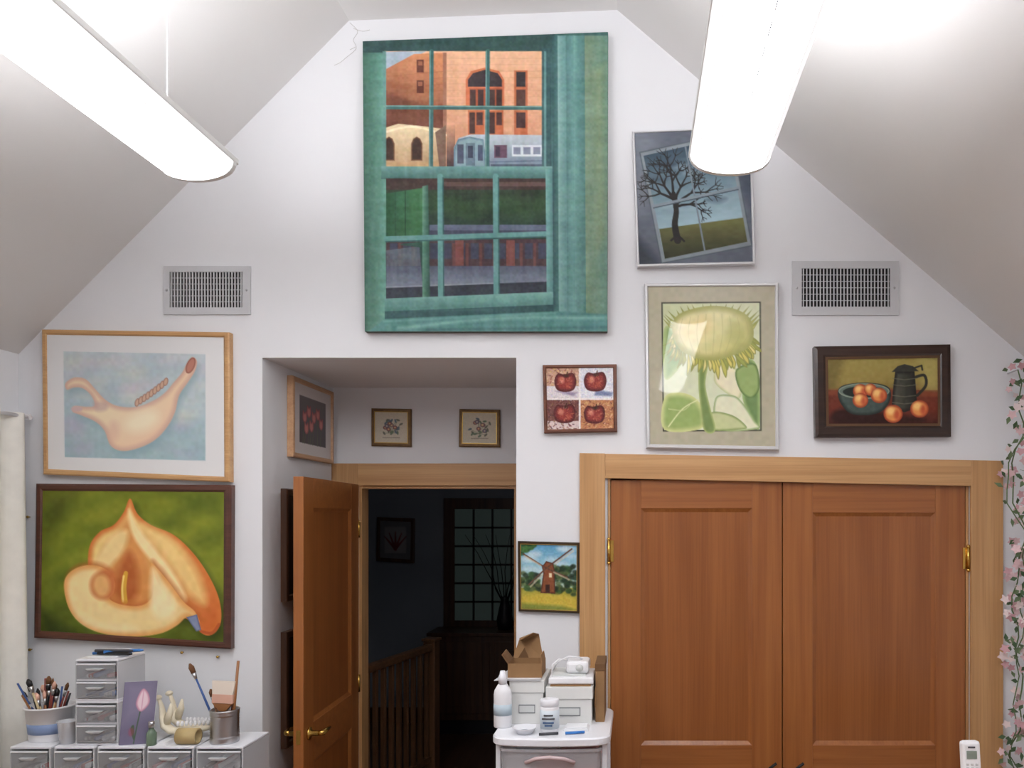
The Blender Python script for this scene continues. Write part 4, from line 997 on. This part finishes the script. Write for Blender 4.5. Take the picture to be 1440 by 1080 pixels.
for i in range(170):
    p=Vector(random.choice(pts))+Vector((random.uniform(-.045,.055),random.uniform(-.03,.03),random.uniform(-.03,.03)))
    nrm=Vector((random.uniform(-.8,.4),-1,random.uniform(-.5,.5))).normalized()
    t1=nrm.cross(Vector((0,0,1))).normalized(); t2=nrm.cross(t1)
    r=random.uniform(.015,.025); m=random.choice(M_pet)
    for k in range(5):
        a=k*1.2566+random.uniform(0,.3); petal(p,t1*math.cos(a)+t2*math.sin(a),nrm,r,r*.38,m)
for i in range(130):
    p=Vector(random.choice(pts))+Vector((random.uniform(-.045,.055),random.uniform(-.03,.03),random.uniform(-.03,.03)))
    petal(p,(random.uniform(-1,1),random.uniform(-.5,.2),random.uniform(-1,.6)),(random.uniform(-.3,.3),-1,.3),random.uniform(.03,.045),.010,random.choice(M_leaf))
b.tube([(pts[0][0],0,2.48),(pts[0][0],-.09,2.48)],.003,M_steel,6)
b.done()
TS=.985
b=B('side_table'); b.box(.62,1.5,-1.3,-.68,TS-.03,TS,M_mapleh,.004)
for x in (.66,1.46):
    for y in (-1.26,-.72): b.box(x-.02,x+.02,y-.02,y+.02,0,TS-.03,M_maple,.003)
b.box(.66,1.46,-1.27,-1.25,TS-.1,TS-.03,M_mapleh); b.box(.66,1.46,-.73,-.71,TS-.1,TS-.03,M_mapleh); b.done()
b=B('cordless_phone'); yp=-.9; x=wx(1367,yp); zt3=wz(1043,yp)
b.box(x-.045,x+.045,yp-.05,yp+.06,TS,TS+.03,M_white,.008)
b.M=Matrix.Translation((x,yp,TS+.015))@Matrix.Rotation(-.12,4,'X')
hh=zt3-TS-.015
b.box(-.030,.030,-.014,.014,0,hh,M_white,.010); b.box(-.016,.016,-.0155,-.012,hh-.055,hh-.03,mat('phone_lcd',(130,140,130),.3),.001); b.box(-.011,.011,-.0155,-.012,hh-.022,hh-.017,M_c4)
for r in range(2):
    for k in range(3): b.box(-.018+.014*k,-.010+.014*k,-.016,-.012,hh-.075-.012*r,hh-.068-.012*r,M_c3,.001)
b.done()
b=B('note_paper_stack')
for k in range(8): b.box(wx(1388,-.95)+random.uniform(0,.004),1.42,-1.05+random.uniform(0,.004),-.85,TS+k*.003,TS+.0028+k*.003,mat('note_pink',(232,214,212),.8) if k%3 else M_white)
b.done()

# ---------------- world + camera ----------------
w=bpy.data.worlds.new('world'); sc.world=w; w.use_nodes=True
w.node_tree.nodes['Background'].inputs['Color'].default_value=(.6,.7,.9,1); w.node_tree.nodes['Background'].inputs['Strength'].default_value=.3
cam=bpy.data.cameras.new('camera'); co=bpy.data.objects.new('camera',cam); sc.collection.objects.link(co)
co.location=(0,-D,EYE); co.rotation_euler=(math.pi/2,0,0)
cam.sensor_width=36; cam.lens=F/1440*36; cam.shift_x=-(CX-720)/1440; cam.shift_y=(CY-540)/1440; cam.clip_start=.02
sc.camera=co
